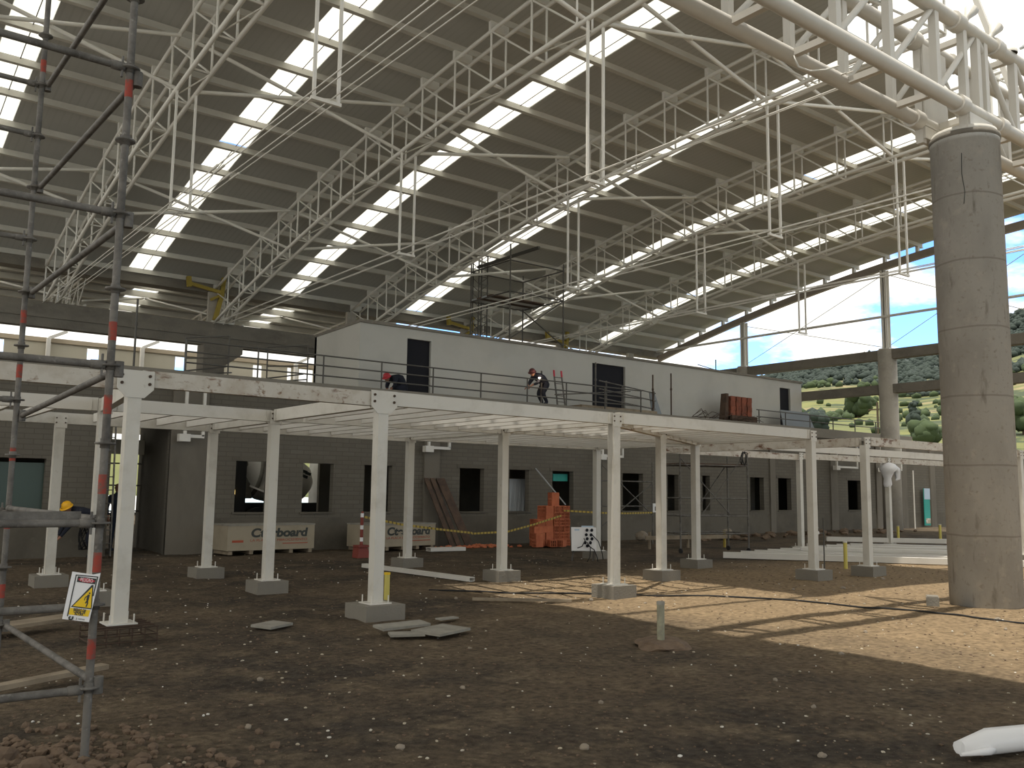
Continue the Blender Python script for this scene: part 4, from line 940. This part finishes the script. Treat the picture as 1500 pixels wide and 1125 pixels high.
hollow((13.6, 21.3, 0), (14.7, 21.2, 0), .3, .1, 'short white section lying in front of the second crate')
pile = [((18.2, 14.9), (20.2, 9.6)), ((18.9, 14.6), (20.9, 9.9)), ((20.3, 16.2), (22.3, 10.4)), ((21.2, 16.4), (23.2, 10.6)), ((22.1, 16.4), (24.1, 10.9)), ((23.1, 16.6), (25.1, 11.2)), ((24.2, 16.5), (26.2, 11.5)), ((25.4, 16.6), (27.4, 11.9)), ((26.8, 16.4), (28.8, 12.2))]
hollow((19.3, 15.7, 0), (24.0, 9.7, 0), .2, .15, 'long white steel section at the left front of the pile on the ground')
for k in range(9):
    x = 20.8 + .75 * k; y = 16.3 + .1 * k
    hollow((x, y, .0), (x + 4.2, y - 5.2, .0), .2, .1, f'white steel section in the pile on the ground, {nth(k)} behind the front one', group='white sections in the ground pile')
for k in range(3):
    hollow((22.6 + 1.6 * k, 15.6 + .2 * k, .102), (26.2 + 1.6 * k, 11.2 + .2 * k, .102), .22, .1, 'white steel section lying on top of the pile, ' + ['left', 'middle', 'right'][k], group='white sections on top of the pile')
hollow((28.5, 18.6, .08), (33.5, 13.2, .08), .22, .15, 'white section lying apart behind the pile near the round column')
for (x, y, h, r, lab) in ((19.3, 12.1, .58, .045, 'yellow pipe stub standing left of the white beam pile'), (32.6, 18.2, .55, .05, 'yellow stake standing behind the pile, left one'), (34.0, 17.3, .62, .05, 'yellow stake standing behind the pile next to the round column'), (6.45, 11.15, .5, .04, 'thin yellow stake beside the plated column footing')):
    t = thing('yellow_stake', lab, 'stake', (x, y, 0), 'yellow stakes'); obj('tube', MB().tube((x, y, -.1), (x, y, h), r, 12), 'yellowgreen', t); obj('cap', MB().tube((x, y, h), (x, y, h + .03), r * 1.12, 12), 'sign_yellow' if r < .045 else 'litter', t)
t = thing('pipe_bollard', 'grey-green pipe stub standing upright in the dark earth', 'pipe', (7.63, 7.1, 0))
obj('tube', MB().tube((7.63, 7.1, -.1), (7.63, 7.1, .46), .042, 16), 'bollard', t); obj('cap', MB().lathe([(.046, .44), (.046, .475), (.001, .48)], (7.63, 7.1, 0), n=16), 'greyboard', t)
obj('mound', MB().rock((7.68, 7.1, -.02), .42, .22, random.Random(4), 3), 'stone_brown', t, 'dark earth mound')
m_ = MB(); m_.obox((13.98, 7.28, .06), (.3, .18, .14), Matrix.Rotation(.5, 3, 'Z')); m_.obox((13.98, 7.28, .138), (.28, .16, .016), Matrix.Rotation(.5, 3, 'Z'))
tag(obj('concrete_block', m_, 'footing', loc=(13.98, 7.28, 0)), 'small grey concrete block at the foot of the round column', 'block')
for k, (c, s, rz, tilt, lab) in enumerate([((6.05, 9.15, .03), (.62, .42, .03), .35, .03, 'largest grey board fragment lying before the plated footing'), ((5.75, 9.55, .06), (.7, .22, .03), .1, .1, 'narrow grey board fragment propped behind the largest one'), ((5.6, 9.2, .015), (.4, .25, .025), -.4, 0, 'small grey board fragment half under the largest one'), ((6.7, 10.0, .02), (.3, .12, .02), .1, 0, 'thin grey sliver of board right of the plated footing'), ((4.55, 10.6, .03), (.42, .3, .03), .5, .03, 'grey board fragment left of the plated footing')]):
    tag(obj('board_fragment', MB().obox(c, s, Matrix.Rotation(rz, 3, 'Z') @ Matrix.Rotation(tilt, 3, 'X')), 'greyboard', loc=c), lab, 'board')
for (p, q, w, lab) in (((.4, 11.2, .05), (2.55, 11.9, .12), .34, 'weathered plank on the ground behind the scaffold foot'), ((.6, 8.2, .03), (2.2, 8.75, .08), .12, 'narrow plank under the low scaffold brace'), ((8.2, 11.55, .02), (9.4, 10.6, .02), .06, 'thin batten lying on the edge of the sunlit ground')):
    tag(obj('plank', MB().bar(p, q, w, .04), 'wood', loc=p), lab, 'plank')
m_ = MB(); m_.path([(6.05, 3.02, .06), (6.3, 2.95, .07), (6.8, 2.75, .08), (7.4, 2.5, .07)], [.05, .08, .085, .08], 10)
for v in m_.v: v += Vector((noise.noise(v * 9), noise.noise(v * 9 + Vector((3, 0, 0))), noise.noise(v * 9 + Vector((0, 5, 0))))) * .02
m_.path([(6.0, 2.98, .03), (6.2, 2.9, .04), (6.35, 2.9, .04)], [.012, .03, .02], 6)
tag(obj('plastic_bundle', m_, 'plastic', loc=(6.3, 2.95, 0)), 'white plastic-wrapped bundle at the lower right corner', 'bundle')
t = thing('ground_cable', 'thin dark cable snaking over the sunlit ground', 'cable', (10, 9, 0))
cp = [(8.4, 13.2), (10.2, 11.5), (12.0, 10.0), (12.8, 8.6), (13.0, 7.2), (13.2, 6.0), (13.6, 4.6), (14.2, 3.6)]
pts = []
for a, b in zip(cp, cp[1:]):
    for q in range(5): x = a[0] + (b[0] - a[0]) * q / 5; y = a[1] + (b[1] - a[1]) * q / 5; pts.append((x + .06 * math.sin(3 * y), y, gz(x, y) + .014))
obj('cable', MB().path(pts, .014, 6), 'rubber', t)
t = thing('chevron_sign', 'black and white striped hazard marker leaning by a dark pole', 'sign', (18.55, 12.35, 0))
mt = Matrix.Rotation(R(-20), 3, 'Y') @ Matrix.Rotation(R(-35), 3, 'Z')
for k in range(6): obj('stripe', MB().obox(Vector((18.5, 12.35, .8)) + mt @ Vector((0, 0, .07 * k)), (.18, .02, .07), mt), 'ink' if k % 2 else 'sign_white', t)
obj('pole', MB().tube((18.82, 12.35, -.05), (18.82, 12.35, 1.16), .015, 8), 'rail', t); obj('arm', MB().tube((18.82, 12.35, .8), (18.5, 12.35, .8), .012, 6), 'rail', t)

# rolling scaffold and sign scaffold by the wall
t = thing('rolling_scaffold', 'rolling tube scaffold on black castors in front of the wall', 'scaffold', (20.6, 17.5, 0))
x0, x1, y0, y1 = 20.0, 22.2, 16.7, 18.6
mt = Matrix.Rotation(R(-20), 3, 'Z')
rs = lambda a, b, z: Vector((20.9, 17.4, 0)) + mt @ Vector((a, b, 0)) + Vector((0, 0, z))
for a in (-1.3, .9):
    for b in (-.5, .6):
        obj('standard', MB().tube(rs(a, b, .14), rs(a, b, 3.0 if b > 0 else 2.85), .024, 8), 'galv', t)
        m_ = MB(); p = rs(a, b, .07); m_.tube(p + Vector((-.02, 0, 0)), p + Vector((.02, 0, 0)), .07, 12); obj('castor', m_, 'rubber', t, 'black castor')
for z in (.55, 1.05, 1.55, 2.5):
    for b in (-.5, .6): obj('ledger', MB().tube(rs(-1.3, b, z), rs(.9, b, z), .02, 8), 'galv', t)
    for a in (-1.3, .9): obj('end_rung', MB().tube(rs(a, -.5, z), rs(a, .6, z), .02, 8), 'galv', t)
obj('brace', MB().tube(rs(-1.3, -.5, 2.7), rs(.3, -.5, 1.1), .016, 6), 'galv', t); obj('brace', MB().tube(rs(-.6, -.5, 1.1), rs(.7, -.5, 2.7), .016, 6), 'galv', t); obj('brace', MB().tube(rs(.9, .6, 2.6), rs(-.2, .6, 1.2), .016, 6), 'galv', t)
obj('deck_board', MB().hexa([rs(-1.3, -.5, 2.5), rs(.9, -.5, 2.5), rs(.9, .6, 2.5), rs(-1.3, .6, 2.5), rs(-1.3, -.5, 2.55), rs(.9, -.5, 2.55), rs(.9, .6, 2.55), rs(-1.3, .6, 2.55)]), 'darkwood', t)
m_ = MB(); m_.path([rs(.8, -.5, 2.9) + Vector((.14 * math.cos(k * .8), .05 * math.sin(k), -.18 + .2 * math.sin(k * .8))) for k in range(22)], .014, 6)
tag(obj('rope_coil', m_, 'rubber', loc=rs(.8, -.5, 2.6)), 'dark hose coil hung on the top of the rolling scaffold', 'coil')
t = thing('frame_scaffold', 'thin tube scaffold frame with a small white notice, in front of a dark window', 'scaffold', (21.4, 21.2, 0))
for x in (19.75, 22.1): obj('standard', MB().tube((x, 20.9, 0), (x, 20.9, 2.7), .022, 8), 'galv', t)
obj('ledger', MB().tube((19.75, 20.9, 2.05), (22.1, 20.9, 2.05), .02, 8), 'galv', t); obj('ledger', MB().tube((19.75, 20.9, 1.25), (22.1, 20.9, 1.25), .016, 8), 'galv', t)
obj('brace', MB().tube((19.8, 20.9, 2.55), (22.1, 20.9, .95), .018, 8), 'galv', t); obj('brace', MB().tube((19.75, 20.9, .6), (22.1, 20.9, 2.0), .018, 8), 'rail', t)
obj('notice', MB().box(22.05, 22.32, 20.83, 20.85, 1.05, 1.34), 'sign_white', t, 'small white notice'); obj('notice_mark', MB().box(22.14, 22.23, 20.82, 20.83, 1.1, 1.24), 'ink', t)
tag(obj('leaning_pole', MB().tube((19.15, 23.44, 2.45), (18.9, 21.62, 1.28), .022, 8), 'sheet', loc=(18.9, 21.6, 1.3)), 'pale slanting tube leaning from the block stack top to the wall', 'tube')
m_ = MB()
for q in range(5): m_.obox((20.4 + q * .9, 19.6 - q * .12, .28), (.9, .06, .1), Matrix.Identity(3))
t = thing('batter_board', 'low timber batter board with yellow stakes near the wall', 'batter board', (21, 19.5, 0))
obj('board', MB().bar((20.2, 19.4, .32), (23.6, 18.9, .32), .03, .12), 'wood', t)
for x in (20.4, 21.9, 23.4): obj('stake', MB().bar((x, 19.4 - (x - 20.2) * .147 + .05, -.05), (x, 19.4 - (x - 20.2) * .147 + .05, .5), .07, .05), 'yellow' if x > 23 else 'wood', t)
for (x, y, r) in ((22.2, 21.5, .2), (26.3, 21.2, .2)): tag(obj('boulder', MB().rock((x, y, gz(x, y) + .25), r, .8, rnd, 2), 'stone', loc=(x, y, 0)), 'pale boulder on the spoil by the wall, ' + ('left' if x < 24 else 'right') + ' one', 'boulder')
t = thing('wall_poster', 'tall teal and white poster board standing far right by the wall end', 'poster', (44.6, 23.3, .1))
obj('board', MB().box(44.3, 44.85, 23.28, 23.32, .25, 2.1), 'teal', t); obj('white_head', MB().box(44.3, 44.85, 23.26, 23.28, 1.55, 2.1), 'bluewhite', t); obj('white_band', MB().box(44.4, 44.8, 23.26, 23.28, .35, .6), 'litter', t)
tag(obj('thin_pole', MB().tube((42.6, 22.9, .1), (42.6, 22.9, 2.95), .035, 8), 'clean_steel', loc=(42.6, 22.9, .1)), 'thin white pole standing left of the teal poster', 'pole')

# behind the windows
t = thing('mixer_truck', 'white concrete mixer truck parked behind the block wall windows', 'truck', (13.3, 31.5, 0))
ax = Vector((.96, 0, -.16)).normalized(); c = Vector((12.05, 31.5, 2.3))
obj('drum', MB().lathe([(.3, -.35), (.45, -.3), (.78, .3), (.92, .8), (.95, 1.4), (.86, 2.0), (.62, 2.5), (.3, 2.72), (.01, 2.75)], c, ax, 28), 'truckwhite', t)
obj('drum_ring', MB().lathe([(.83, .42), (.87, .44), (.9, .54), (.86, .56)], c, ax, 28), 'greyboard', t)
m_ = MB()
for (a, b) in ((1.6, .3), (1.75, .25), (1.62, .12)): m_.obox(c + ax * (a + .55) + Vector((0, -.8, .05 + b)), (.22, .03, .1), Matrix.Rotation(.3, 3, 'Y'))
obj('drum_mark', m_, 'ink', t); obj('chassis', MB().box(11.3, 16.5, 31.0, 32.0, .7, 1.15), 'truckdark', t)
obj('cab', MB().box(15.2, 17.0, 30.5, 32.5, .6, 2.8), 'truckwhite', t)
for x in (11.2, 12.4, 16.1):
    for y in (30.6, 32.4): obj('wheel', MB().tube((x, y - .15, .5), (x, y + .15, .5), .5, 18), 'rubber', t)
obj('chute', MB().bar((12.2, 30.9, 1.75), (13.6, 30.4, 1.15), .35, .06), 'truckwhite', t); obj('rear_frame', MB().box(11.4, 11.95, 30.6, 32.4, .7, 2.75), 'truckdark', t); obj('hopper', MB().prism([(11.9, 30.9, 1.3), (12.3, 30.9, 1.3), (12.1, 30.9, 2.6), (11.9, 30.9, 2.6)], (0, 1.0, 0)), 'greyboard', t)
obj('tail_lamp', MB().box(11.42, 11.55, 30.55, 30.6, 1.45, 1.6), 'lamp', t)
for k, (x, z, c_, lab) in enumerate(((18.3, 1.1, 'sheet', 'pale corrugated sheets leaning inside the fifth window'),)):
    t = thing('metal_sheets', lab, 'sheets', (x, 24.2, 0))
    for q in range(3):
        m_ = MB()
        for j in range(6):
            xa = x + q * .2 + j * .07; m_.hexa([(xa, 23.95 + .05 * (j % 2), 0), (xa + .07, 23.95 + .05 * ((j + 1) % 2), 0), (xa + .07, 24.0 + .05 * ((j + 1) % 2), 0), (xa, 24.0 + .05 * (j % 2), 0), (xa + .25, 24.1, 2.1), (xa + .32, 24.1, 2.1), (xa + .32, 24.14, 2.1), (xa + .25, 24.14, 2.1)])
        obj('sheet', m_, 'sheet', t)
tag(obj('teal_panel', MB().box(20.2, 20.85, 23.76, 23.8, 2.05, 2.3), 'teal', loc=(20.5, 23.78, 2.0)), 'teal strip panel in the top of a window behind the block stack', 'panel')
t = thing('door_frame_steel', 'dark steel post and rack standing inside the tall doorway', 'rack', (6.6, 26, 0))
for x in (6.2, 6.9): obj('post', MB().box(x, x + .14, 26.2, 26.34, 0, 3.2), 'sheet', t)
for z in (1.0, 1.7, 2.3): obj('rail', MB().tube((5.8, 26.2, z), (7.3, 26.2, z), .02, 6), 'rail', t)
obj('head_panel', MB().box(5.6, 7.2, 26.0, 26.1, 2.55, 2.95), 'cream', t)
t = thing('hand_ladder', 'thin dark ladder leaning in the doorway left of the front column', 'ladder', (5.6, 23.3, 0))
for x in (5.45, 5.78): obj('stile', MB().bar((x, 23.2, 0), (x, 23.45, 3.4), .03, .06), 'galv', t)
for q in range(10): obj('rung', MB().tube((5.45, 23.22 + q * .023, .3 + .32 * q), (5.78, 23.22 + q * .023, .3 + .32 * q), .012, 6), 'galv', t)
tag(obj('glass_pane', MB().box(3.0, 4.35, 23.66, 23.68, 1.05, 2.2), mat('greenish_glass_sheet', (.05, .075, .06), .25), loc=(3.7, 23.67, 1.1)), 'greenish pane filling the window behind the scaffold', 'pane')
m_ = MB()
for q in range(8): m_.path([(5.15 + .12 * math.cos(a * .5 + q), 23.1 - .02 * q, .5 + .32 * math.sin(a * .5)) for a in range(13)], .012, 5)
tag(obj('hose_coil', m_, 'rubber', loc=(5.15, 23.1, .3)), 'dark hose coil hanging under the stooping worker', 'coil')

# ------------------------------------------------------------------ people
def person(label, base, joints, edges, rz, clothes, hat, head, face_dir):
    """joints: name -> (pos, radius); one skinned body surface; head, helmet, trousers as children"""
    t = thing('person', label, 'person', base)
    mtx = Matrix.Rotation(rz, 3, 'Z'); B = Vector(base)
    names = list(joints)
    me = bpy.data.meshes.new('body'); vs = [mtx @ Vector(joints[n][0]) for n in names]
    me.from_pydata([tuple(v) for v in vs], [(names.index(a), names.index(b)) for a, b in edges], [])
    o = bpy.data.objects.new('body', me); C.objects.link(o)
    o.modifiers.new('Skin', 'SKIN')
    for i, n in enumerate(names):
        d = me.skin_vertices[0].data[i]; r = joints[n][1]; d.radius = (r, r) if not isinstance(r, tuple) else r; d.use_root = (n == 'pelvis')
    sub = o.modifiers.new('Sub', 'SUBSURF'); sub.levels = 1; sub.render_levels = 1
    bpy.context.view_layer.update()
    m2 = bpy.data.meshes.new_from_object(o.evaluated_get(bpy.context.evaluated_depsgraph_get()))
    bpy.data.objects.remove(o)
    m2.materials.clear(); m2.materials.append(M[clothes]); m2.materials.append(M['skin'])
    hands = [mtx @ Vector(joints[n][0]) for n in names if n.startswith('palm')]
    for p in m2.polygons:
        p.use_smooth = True
        if any((Vector(p.center) - h).length < .13 for h in hands): p.material_index = 1
    b = bpy.data.objects.new('body', m2); C.objects.link(b); b.parent = t
    h = B + mtx @ Vector(head); fd = (mtx @ Vector(face_dir)).normalized()
    m_ = MB(); m_.lathe([(.001, -.13), (.05, -.115), (.075, -.06), (.085, .0), (.083, .05), (.06, .1), (.001, .115)], h, (0, 0, 1), 16)
    sd = fd.cross(Vector((0, 0, 1))).normalized()
    m_.rock(h + fd * .09 + Vector((0, 0, -.015)), .018, 1, random.Random(1), 1)
    for s in (-1, 1): m_.rock(h + sd * .085 * s, .022, 1, random.Random(2), 1)
    obj('head', m_, 'skin', t)
    m_ = MB()
    for s in (-1, 1): m_.rock(h + fd * .08 + sd * .032 * s + Vector((0, 0, .015)), .011, 1, random.Random(3), 1)
    obj('eyes', m_, 'ink', t)
    if hat:
        m_ = MB(); tilt = (Vector((0, 0, 1)) - fd * .05 + fd * (.6 if face_dir[2] < -.4 else 0)).normalized()
        m_.lathe([(.125, .02), (.118, .03), (.115, .07), (.095, .12), (.055, .15), (.001, .158)], h, tilt, 18); m_.lathe([(.118, .02), (.15, .018), (.15, .03), (.116, .04)], h + fd * .02, tilt, 18)
        obj('hard_hat', m_, hat, t)
    return t
FING = [('a', .035, .0), ('b', .015, .012), ('c', -.006, .014), ('d', -.026, .005)]
def hand(j, e, name, wrist, palm, d, side):
    j['palm' + name] = (palm, .03); e.append((wrist, 'palm' + name)); P = Vector(palm); d = Vector(d).normalized(); s = Vector(side).normalized()
    for (n, o, x) in FING:
        j[f'k{n}{name}'] = (tuple(P + d * .045 + s * o), .011); j[f'f{n}{name}'] = (tuple(P + d * (.085 + x) + s * o * 1.1), .009); j[f't{n}{name}'] = (tuple(P + d * (.1 + x) + s * o - Vector((0, 0, .03))), .008)
        e += [('palm' + name, f'k{n}{name}'), (f'k{n}{name}', f'f{n}{name}'), (f'f{n}{name}', f't{n}{name}')]
    j['th' + name] = (tuple(P + d * .02 + s * .06), .011); j['tt' + name] = (tuple(P + d * .055 + s * .075), .009); e += [('palm' + name, 'th' + name), ('th' + name, 'tt' + name)]
def bent(h=.85, lean=.55, kn=.06, reach=(.6, .35)):
    """figure bending forward toward -x"""
    j = {'pelvis': ((0, 0, h), .18), 'spine': ((-lean * .45, 0, h + .18), .185), 'chest': ((-lean * .85, 0, h + .26), .185), 'neck': ((-lean * 1.12, 0, h + .3), .065), 'crown': ((-lean * 1.25, 0, h + .33), .06)}
    e = [('pelvis', 'spine'), ('spine', 'chest'), ('chest', 'neck'), ('neck', 'crown')]
    for s, n in ((1, 'l'), (-1, 'r')):
        j['hip' + n] = ((0, .1 * s, h - .06), .125); j['knee' + n] = ((-.1 - kn, .12 * s, h * .52), .09); j['ank' + n] = ((0, .13 * s, .09), .065); j['toe' + n] = ((-.17, .14 * s, .04), .045)
        e += [('pelvis', 'hip' + n), ('hip' + n, 'knee' + n), ('knee' + n, 'ank' + n), ('ank' + n, 'toe' + n)]
        j['sh' + n] = ((-lean * .92, .2 * s, h + .2), .09); j['elb' + n] = ((-lean * .95 - reach[0] * .3, .25 * s, h - .05), .06); j['wri' + n] = ((-lean - reach[0] * .55, .12 * s, h - reach[1]), .034)
        e += [('chest', 'sh' + n), ('sh' + n, 'elb' + n), ('elb' + n, 'wri' + n)]
        hand(j, e, n, 'wri' + n, (-lean - reach[0] * .55 - .06, .1 * s, h - reach[1] - .05), (-.6, 0, -.5), (0, s * -1, .2))
    return j, e, (-lean * 1.36, 0, h + .33)
j, e, hd = bent(.86, .5)
person('stooping worker in a yellow hard hat and dark clothes by the block wall', (5.35, 22.75, gz(5.35, 22.75)), j, e, .05, 'cloth', 'helmet_y', hd, (-.75, -.35, -.6))
j, e, hd = bent(.24, .42, .28, (.12, .16))
for q_, r_ in (('pelvis', .2), ('spine', .21), ('chest', .2)): j[q_] = ((j[q_][0][0], 0, j[q_][0][2] + (.05 if q_ != 'pelvis' else 0)), r_)
hd = (hd[0], hd[1], hd[2] - .13); j['crown'] = ((hd[0] + .06, 0, hd[2]), .06); j['neck'] = ((hd[0] + .16, 0, hd[2] + .02), .07)
person('crouching worker in a red hard hat and dark jacket behind the deck edge', (14.25, 24.0, DZ), j, e, .0, 'cloth', 'helmet_r', hd, (-.8, -.3, -.6))
j, e, hd = bent(.78, .42, .1, (.45, .12))
w = person('stooping welder in dark clothes at the deck guardrail with a glowing arc', (19.95, 23.95, DZ), j, e, .0, 'cloth', 'helmet_d', hd, (-.8, -.5, -.45))
tag(obj('welding_arc', MB().rock((19.42, 23.62, 5.56), .03, 1, random.Random(2), 1), 'spark', loc=(19.42, 23.62, 5.56)), 'tiny white-hot welding arc in front of the welder', 'arc')
L = bpy.data.lights.new('arc_light', 'POINT'); L.energy = 6; L.color = (1, .7, .45); L.shadow_soft_size = .05
lo = bpy.data.objects.new('arc_light', L); lo.location = (19.42, 23.56, 5.56); C.objects.link(lo)
j = {'pelvis': ((0, 0, .95), .14), 'chest': ((0, 0, 1.3), .16), 'neck': ((0, 0, 1.48), .06), 'crown': ((0, 0, 1.56), .06)}
e = [('pelvis', 'chest'), ('chest', 'neck'), ('neck', 'crown')]
for s, n in ((1, 'l'), (-1, 'r')):
    j['hip' + n] = ((.09 * s, 0, .88), .1); j['knee' + n] = ((.1 * s, -.02, .5), .065); j['ank' + n] = ((.1 * s, .03, .09), .045); j['toe' + n] = ((.12 * s, -.14, .04), .042); j['sh' + n] = ((.2 * s, 0, 1.4), .065); j['elb' + n] = ((.26 * s, 0, 1.12), .045); j['wri' + n] = ((.25 * s, -.06, .88), .032)
    e += [('pelvis', 'hip' + n), ('hip' + n, 'knee' + n), ('knee' + n, 'ank' + n), ('ank' + n, 'toe' + n), ('chest', 'sh' + n), ('sh' + n, 'elb' + n), ('elb' + n, 'wri' + n)]
    hand(j, e, n, 'wri' + n, (.25 * s, -.08, .8), (0, -.1, -1), (0, -1, .1))
person('standing worker in dark clothes in the shade of the tall doorway', (6.3, 24.9, 0), j, e, .2, 'jeans', None, (0, -.01, 1.63), (0, -1, -.1))

# ------------------------------------------------------------------ hills, trees, sky
def hz(d): 
    T = [(46, -.2), (60, 1.6), (80, 5.6), (120, 10.5), (200, 21), (330, 42), (480, 70), (640, 104), (760, 118), (900, 118)]
    for (a, za), (b, zb) in zip(T, T[1:]):
        if d <= b: return za + (zb - za) * (d - a) / (b - a)
    return T[-1][1]
def hill(x, y):
    d = math.hypot(x, y); az = math.atan2(x, y)
    K = [(-30, .15), (38, .3), (46, .55), (52.7, .78), (56, .9), (63.2, .94), (67.6, 1.13), (75, 1.2), (130, .6)]; g = math.degrees(az); f = K[-1][1]
    for (a, fa), (b, fb) in zip(K, K[1:]):
        if a <= g <= b: f = fa + (fb - fa) * (g - a) / (b - a)
    t = min(max((d - 70) / 130, 0), 1)
    return hz(d) * (f * t + 1 - t) * (1 + .07 * noise.noise(Vector((az * 5, d * .004, 1))) + .03 * noise.noise(Vector((az * 19, d * .012, 4)))) - .2
mb = MB(); na, nd = 120, 70
ds = [58 * (900 / 58) ** (k / (nd - 1)) for k in range(nd)]
for d in ds:
    for i in range(na + 1):
        az = R(-20 + 145 * i / na); x, y = d * math.sin(az), d * math.cos(az); mb.v.append(Vector((x, y, hill(x, y))))
for k in range(nd - 1):
    for i in range(na): o = k * (na + 1) + i; mb.face((o, o + 1, o + na + 2, o + na + 1), True)
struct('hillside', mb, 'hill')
m_ = MB(); md = MB(); rt_ = random.Random(12)
for q in range(9500):
    d = 85 * (760 / 85) ** (rt_.random() ** .7); az = R(rt_.uniform(46, 74)); x, y = d * math.sin(az), d * math.cos(az)
    nv = noise.noise(Vector((x * .018, y * .018, 5)))
    if d < 360 and nv < .2 and rt_.random() > .05: continue
    r = rt_.uniform(.35, .9) * (.5 + d / 230); (md if d > 360 or nv > .28 else m_).rock((x, y, hill(x, y) + r * .5), r, .9, rt_, 1, True)
o = obj('hillside_trees', m_, 'leaf'); o['kind'] = 'stuff'; tag(o, 'scattered green bushes and trees over the sunny hillside meadow', 'trees')
o = obj('forest', md, 'leafdark'); o['kind'] = 'stuff'; tag(o, 'dark forest covering the upper hillside and ridge', 'forest')
def tree(d, azd, h, w, lab, m='leaf', tall=False):
    az = R(azd); x, y = d * math.sin(az), d * math.cos(az); z = hill(x, y); t = thing('tree', lab, 'tree', (x, y, z))
    obj('trunk', MB().tube((x, y, z - .3), (x, y, z + h * .5), w * .07, 8, w * .04), 'trunk', t); f = MB(); rr = random.Random(int(d))
    for q in range(26):
        if tall: f.rock((x + rr.uniform(-.3, .3) * w, y + rr.uniform(-.3, .3) * w, z + h * (.15 + .85 * q / 26)), w * .5 * (1 - .8 * q / 26) + .1, 1, rr, 2, True)
        else: a = rr.uniform(0, 6.28); f.rock((x + math.cos(a) * w * .32 * rr.random(), y + math.sin(a) * w * .32 * rr.random(), z + h * rr.uniform(.3, .85)), w * .22, 1, rr, 2, True)
    obj('foliage', f, m, t)
tree(110, 61.9, 3.4, 1.1, 'tall dark cypress on the meadow left of the big round column', 'leafdark', True)
tree(84, 62.5, 1.9, 3.0, 'round green bush just left of the big round column')
tree(170, 58.9, 5, 6, 'broad tree on the slope between the white building and the gable column')
tree(100, 56.6, 2.6, 2.6, 'small dark tree at the end corner of the white building', 'leafdark')
tree(95, 67.5, 3.4, 3.6, 'green tree seen right of the big round column')
t = thing('utility_pole', 'thin dark utility pole on the slope below the gable beam', 'pole', (70, 44, 1))
obj('pole', MB().tube((70, 40.5, 2), (70, 40.5, 9.5), .09, 6), 'trunk', t); obj('crossarm', MB().bar((70, 39.7, 8.9), (70, 41.3, 8.9), .1, .1), 'trunk', t)

CLX = 11.3
W = bpy.data.worlds.new('world'); S.world = W; W.use_nodes = True
nt = W.node_tree; n = nt.nodes; l = nt.links; bg = n['Background']
tc = n.new('ShaderNodeTexCoord'); sky = n.new('ShaderNodeTexSky'); sky.sky_type = 'NISHITA'; sky.sun_disc = False; sky.sun_elevation = R(60); sky.sun_rotation = R(200); sky.altitude = 2600
sep = n.new('ShaderNodeSeparateXYZ'); l.new(tc.outputs['Generated'], sep.inputs[0])
ad = n.new('ShaderNodeMath'); ad.operation = 'ADD'; ad.inputs[1].default_value = .22; l.new(sep.outputs['Z'], ad.inputs[0])
mxm = n.new('ShaderNodeMath'); mxm.operation = 'MAXIMUM'; mxm.inputs[1].default_value = .05; l.new(ad.outputs[0], mxm.inputs[0])
dv = n.new('ShaderNodeVectorMath'); dv.operation = 'DIVIDE'; l.new(tc.outputs['Generated'], dv.inputs[0])
cb = n.new('ShaderNodeCombineXYZ'); [l.new(mxm.outputs[0], cb.inputs[k]) for k in range(3)]; l.new(cb.outputs[0], dv.inputs[1])
of = n.new('ShaderNodeVectorMath'); of.operation = 'ADD'; of.inputs[1].default_value = (CLX, 0, 0); l.new(dv.outputs[0], of.inputs[0])
cn = n.new('ShaderNodeTexNoise'); cn.inputs['Scale'].default_value = 2.6; cn.inputs['Detail'].default_value = 7; cn.inputs['Roughness'].default_value = .55; l.new(of.outputs[0], cn.inputs['Vector'])
cr = n.new('ShaderNodeMapRange'); cr.inputs['From Min'].default_value = .375; cr.inputs['From Max'].default_value = .46; zb_ = n.new('ShaderNodeMath'); zb_.operation = 'MULTIPLY_ADD'; l.new(sep.outputs['Z'], zb_.inputs[0]); zb_.inputs[1].default_value = .38; l.new(cn.outputs['Fac'], zb_.inputs[2]); xb_ = n.new('ShaderNodeMath'); xb_.operation = 'MULTIPLY_ADD'; l.new(sep.outputs['X'], xb_.inputs[0]); xb_.inputs[1].default_value = -.16; l.new(zb_.outputs[0], xb_.inputs[2]); l.new(xb_.outputs[0], cr.inputs['Value'])
sm = n.new('ShaderNodeMix'); sm.data_type = 'RGBA'; sm.blend_type = 'MULTIPLY'; sm.inputs['Factor'].default_value = 1; l.new(sky.outputs[0], sm.inputs['A']); sm.inputs['B'].default_value = (.24, .33, .44, 1)
mx = n.new('ShaderNodeMix'); mx.data_type = 'RGBA'; l.new(cr.outputs[0], mx.inputs['Factor']); l.new(sm.outputs['Result'], mx.inputs['A']); mx.inputs['B'].default_value = (1.38, 1.36, 1.28, 1)
l.new(mx.outputs['Result'], bg.inputs['Color']); bg.inputs['Strength'].default_value = 1.0
L = bpy.data.lights.new('sun', 'SUN'); L.energy = 5.2; L.angle = R(.6); L.color = (1, .94, .84)
so = bpy.data.objects.new('sun', L); C.objects.link(so); so.location = (0, 0, 60)
so.rotation_euler = Vector((.17, .03, -1)).to_track_quat('-Z', 'Y').to_euler()

S.view_settings.view_transform = 'Standard'; S.view_settings.look = 'None'; S.view_settings.gamma = 1; S.view_settings.use_curve_mapping = False
S.view_settings.exposure = 0.0
S.cycles.use_denoising = True
S.cycles.max_bounces = 8; S.cycles.diffuse_bounces = 5; S.cycles.transmission_bounces = 5; S.cycles.sample_clamp_indirect = 6
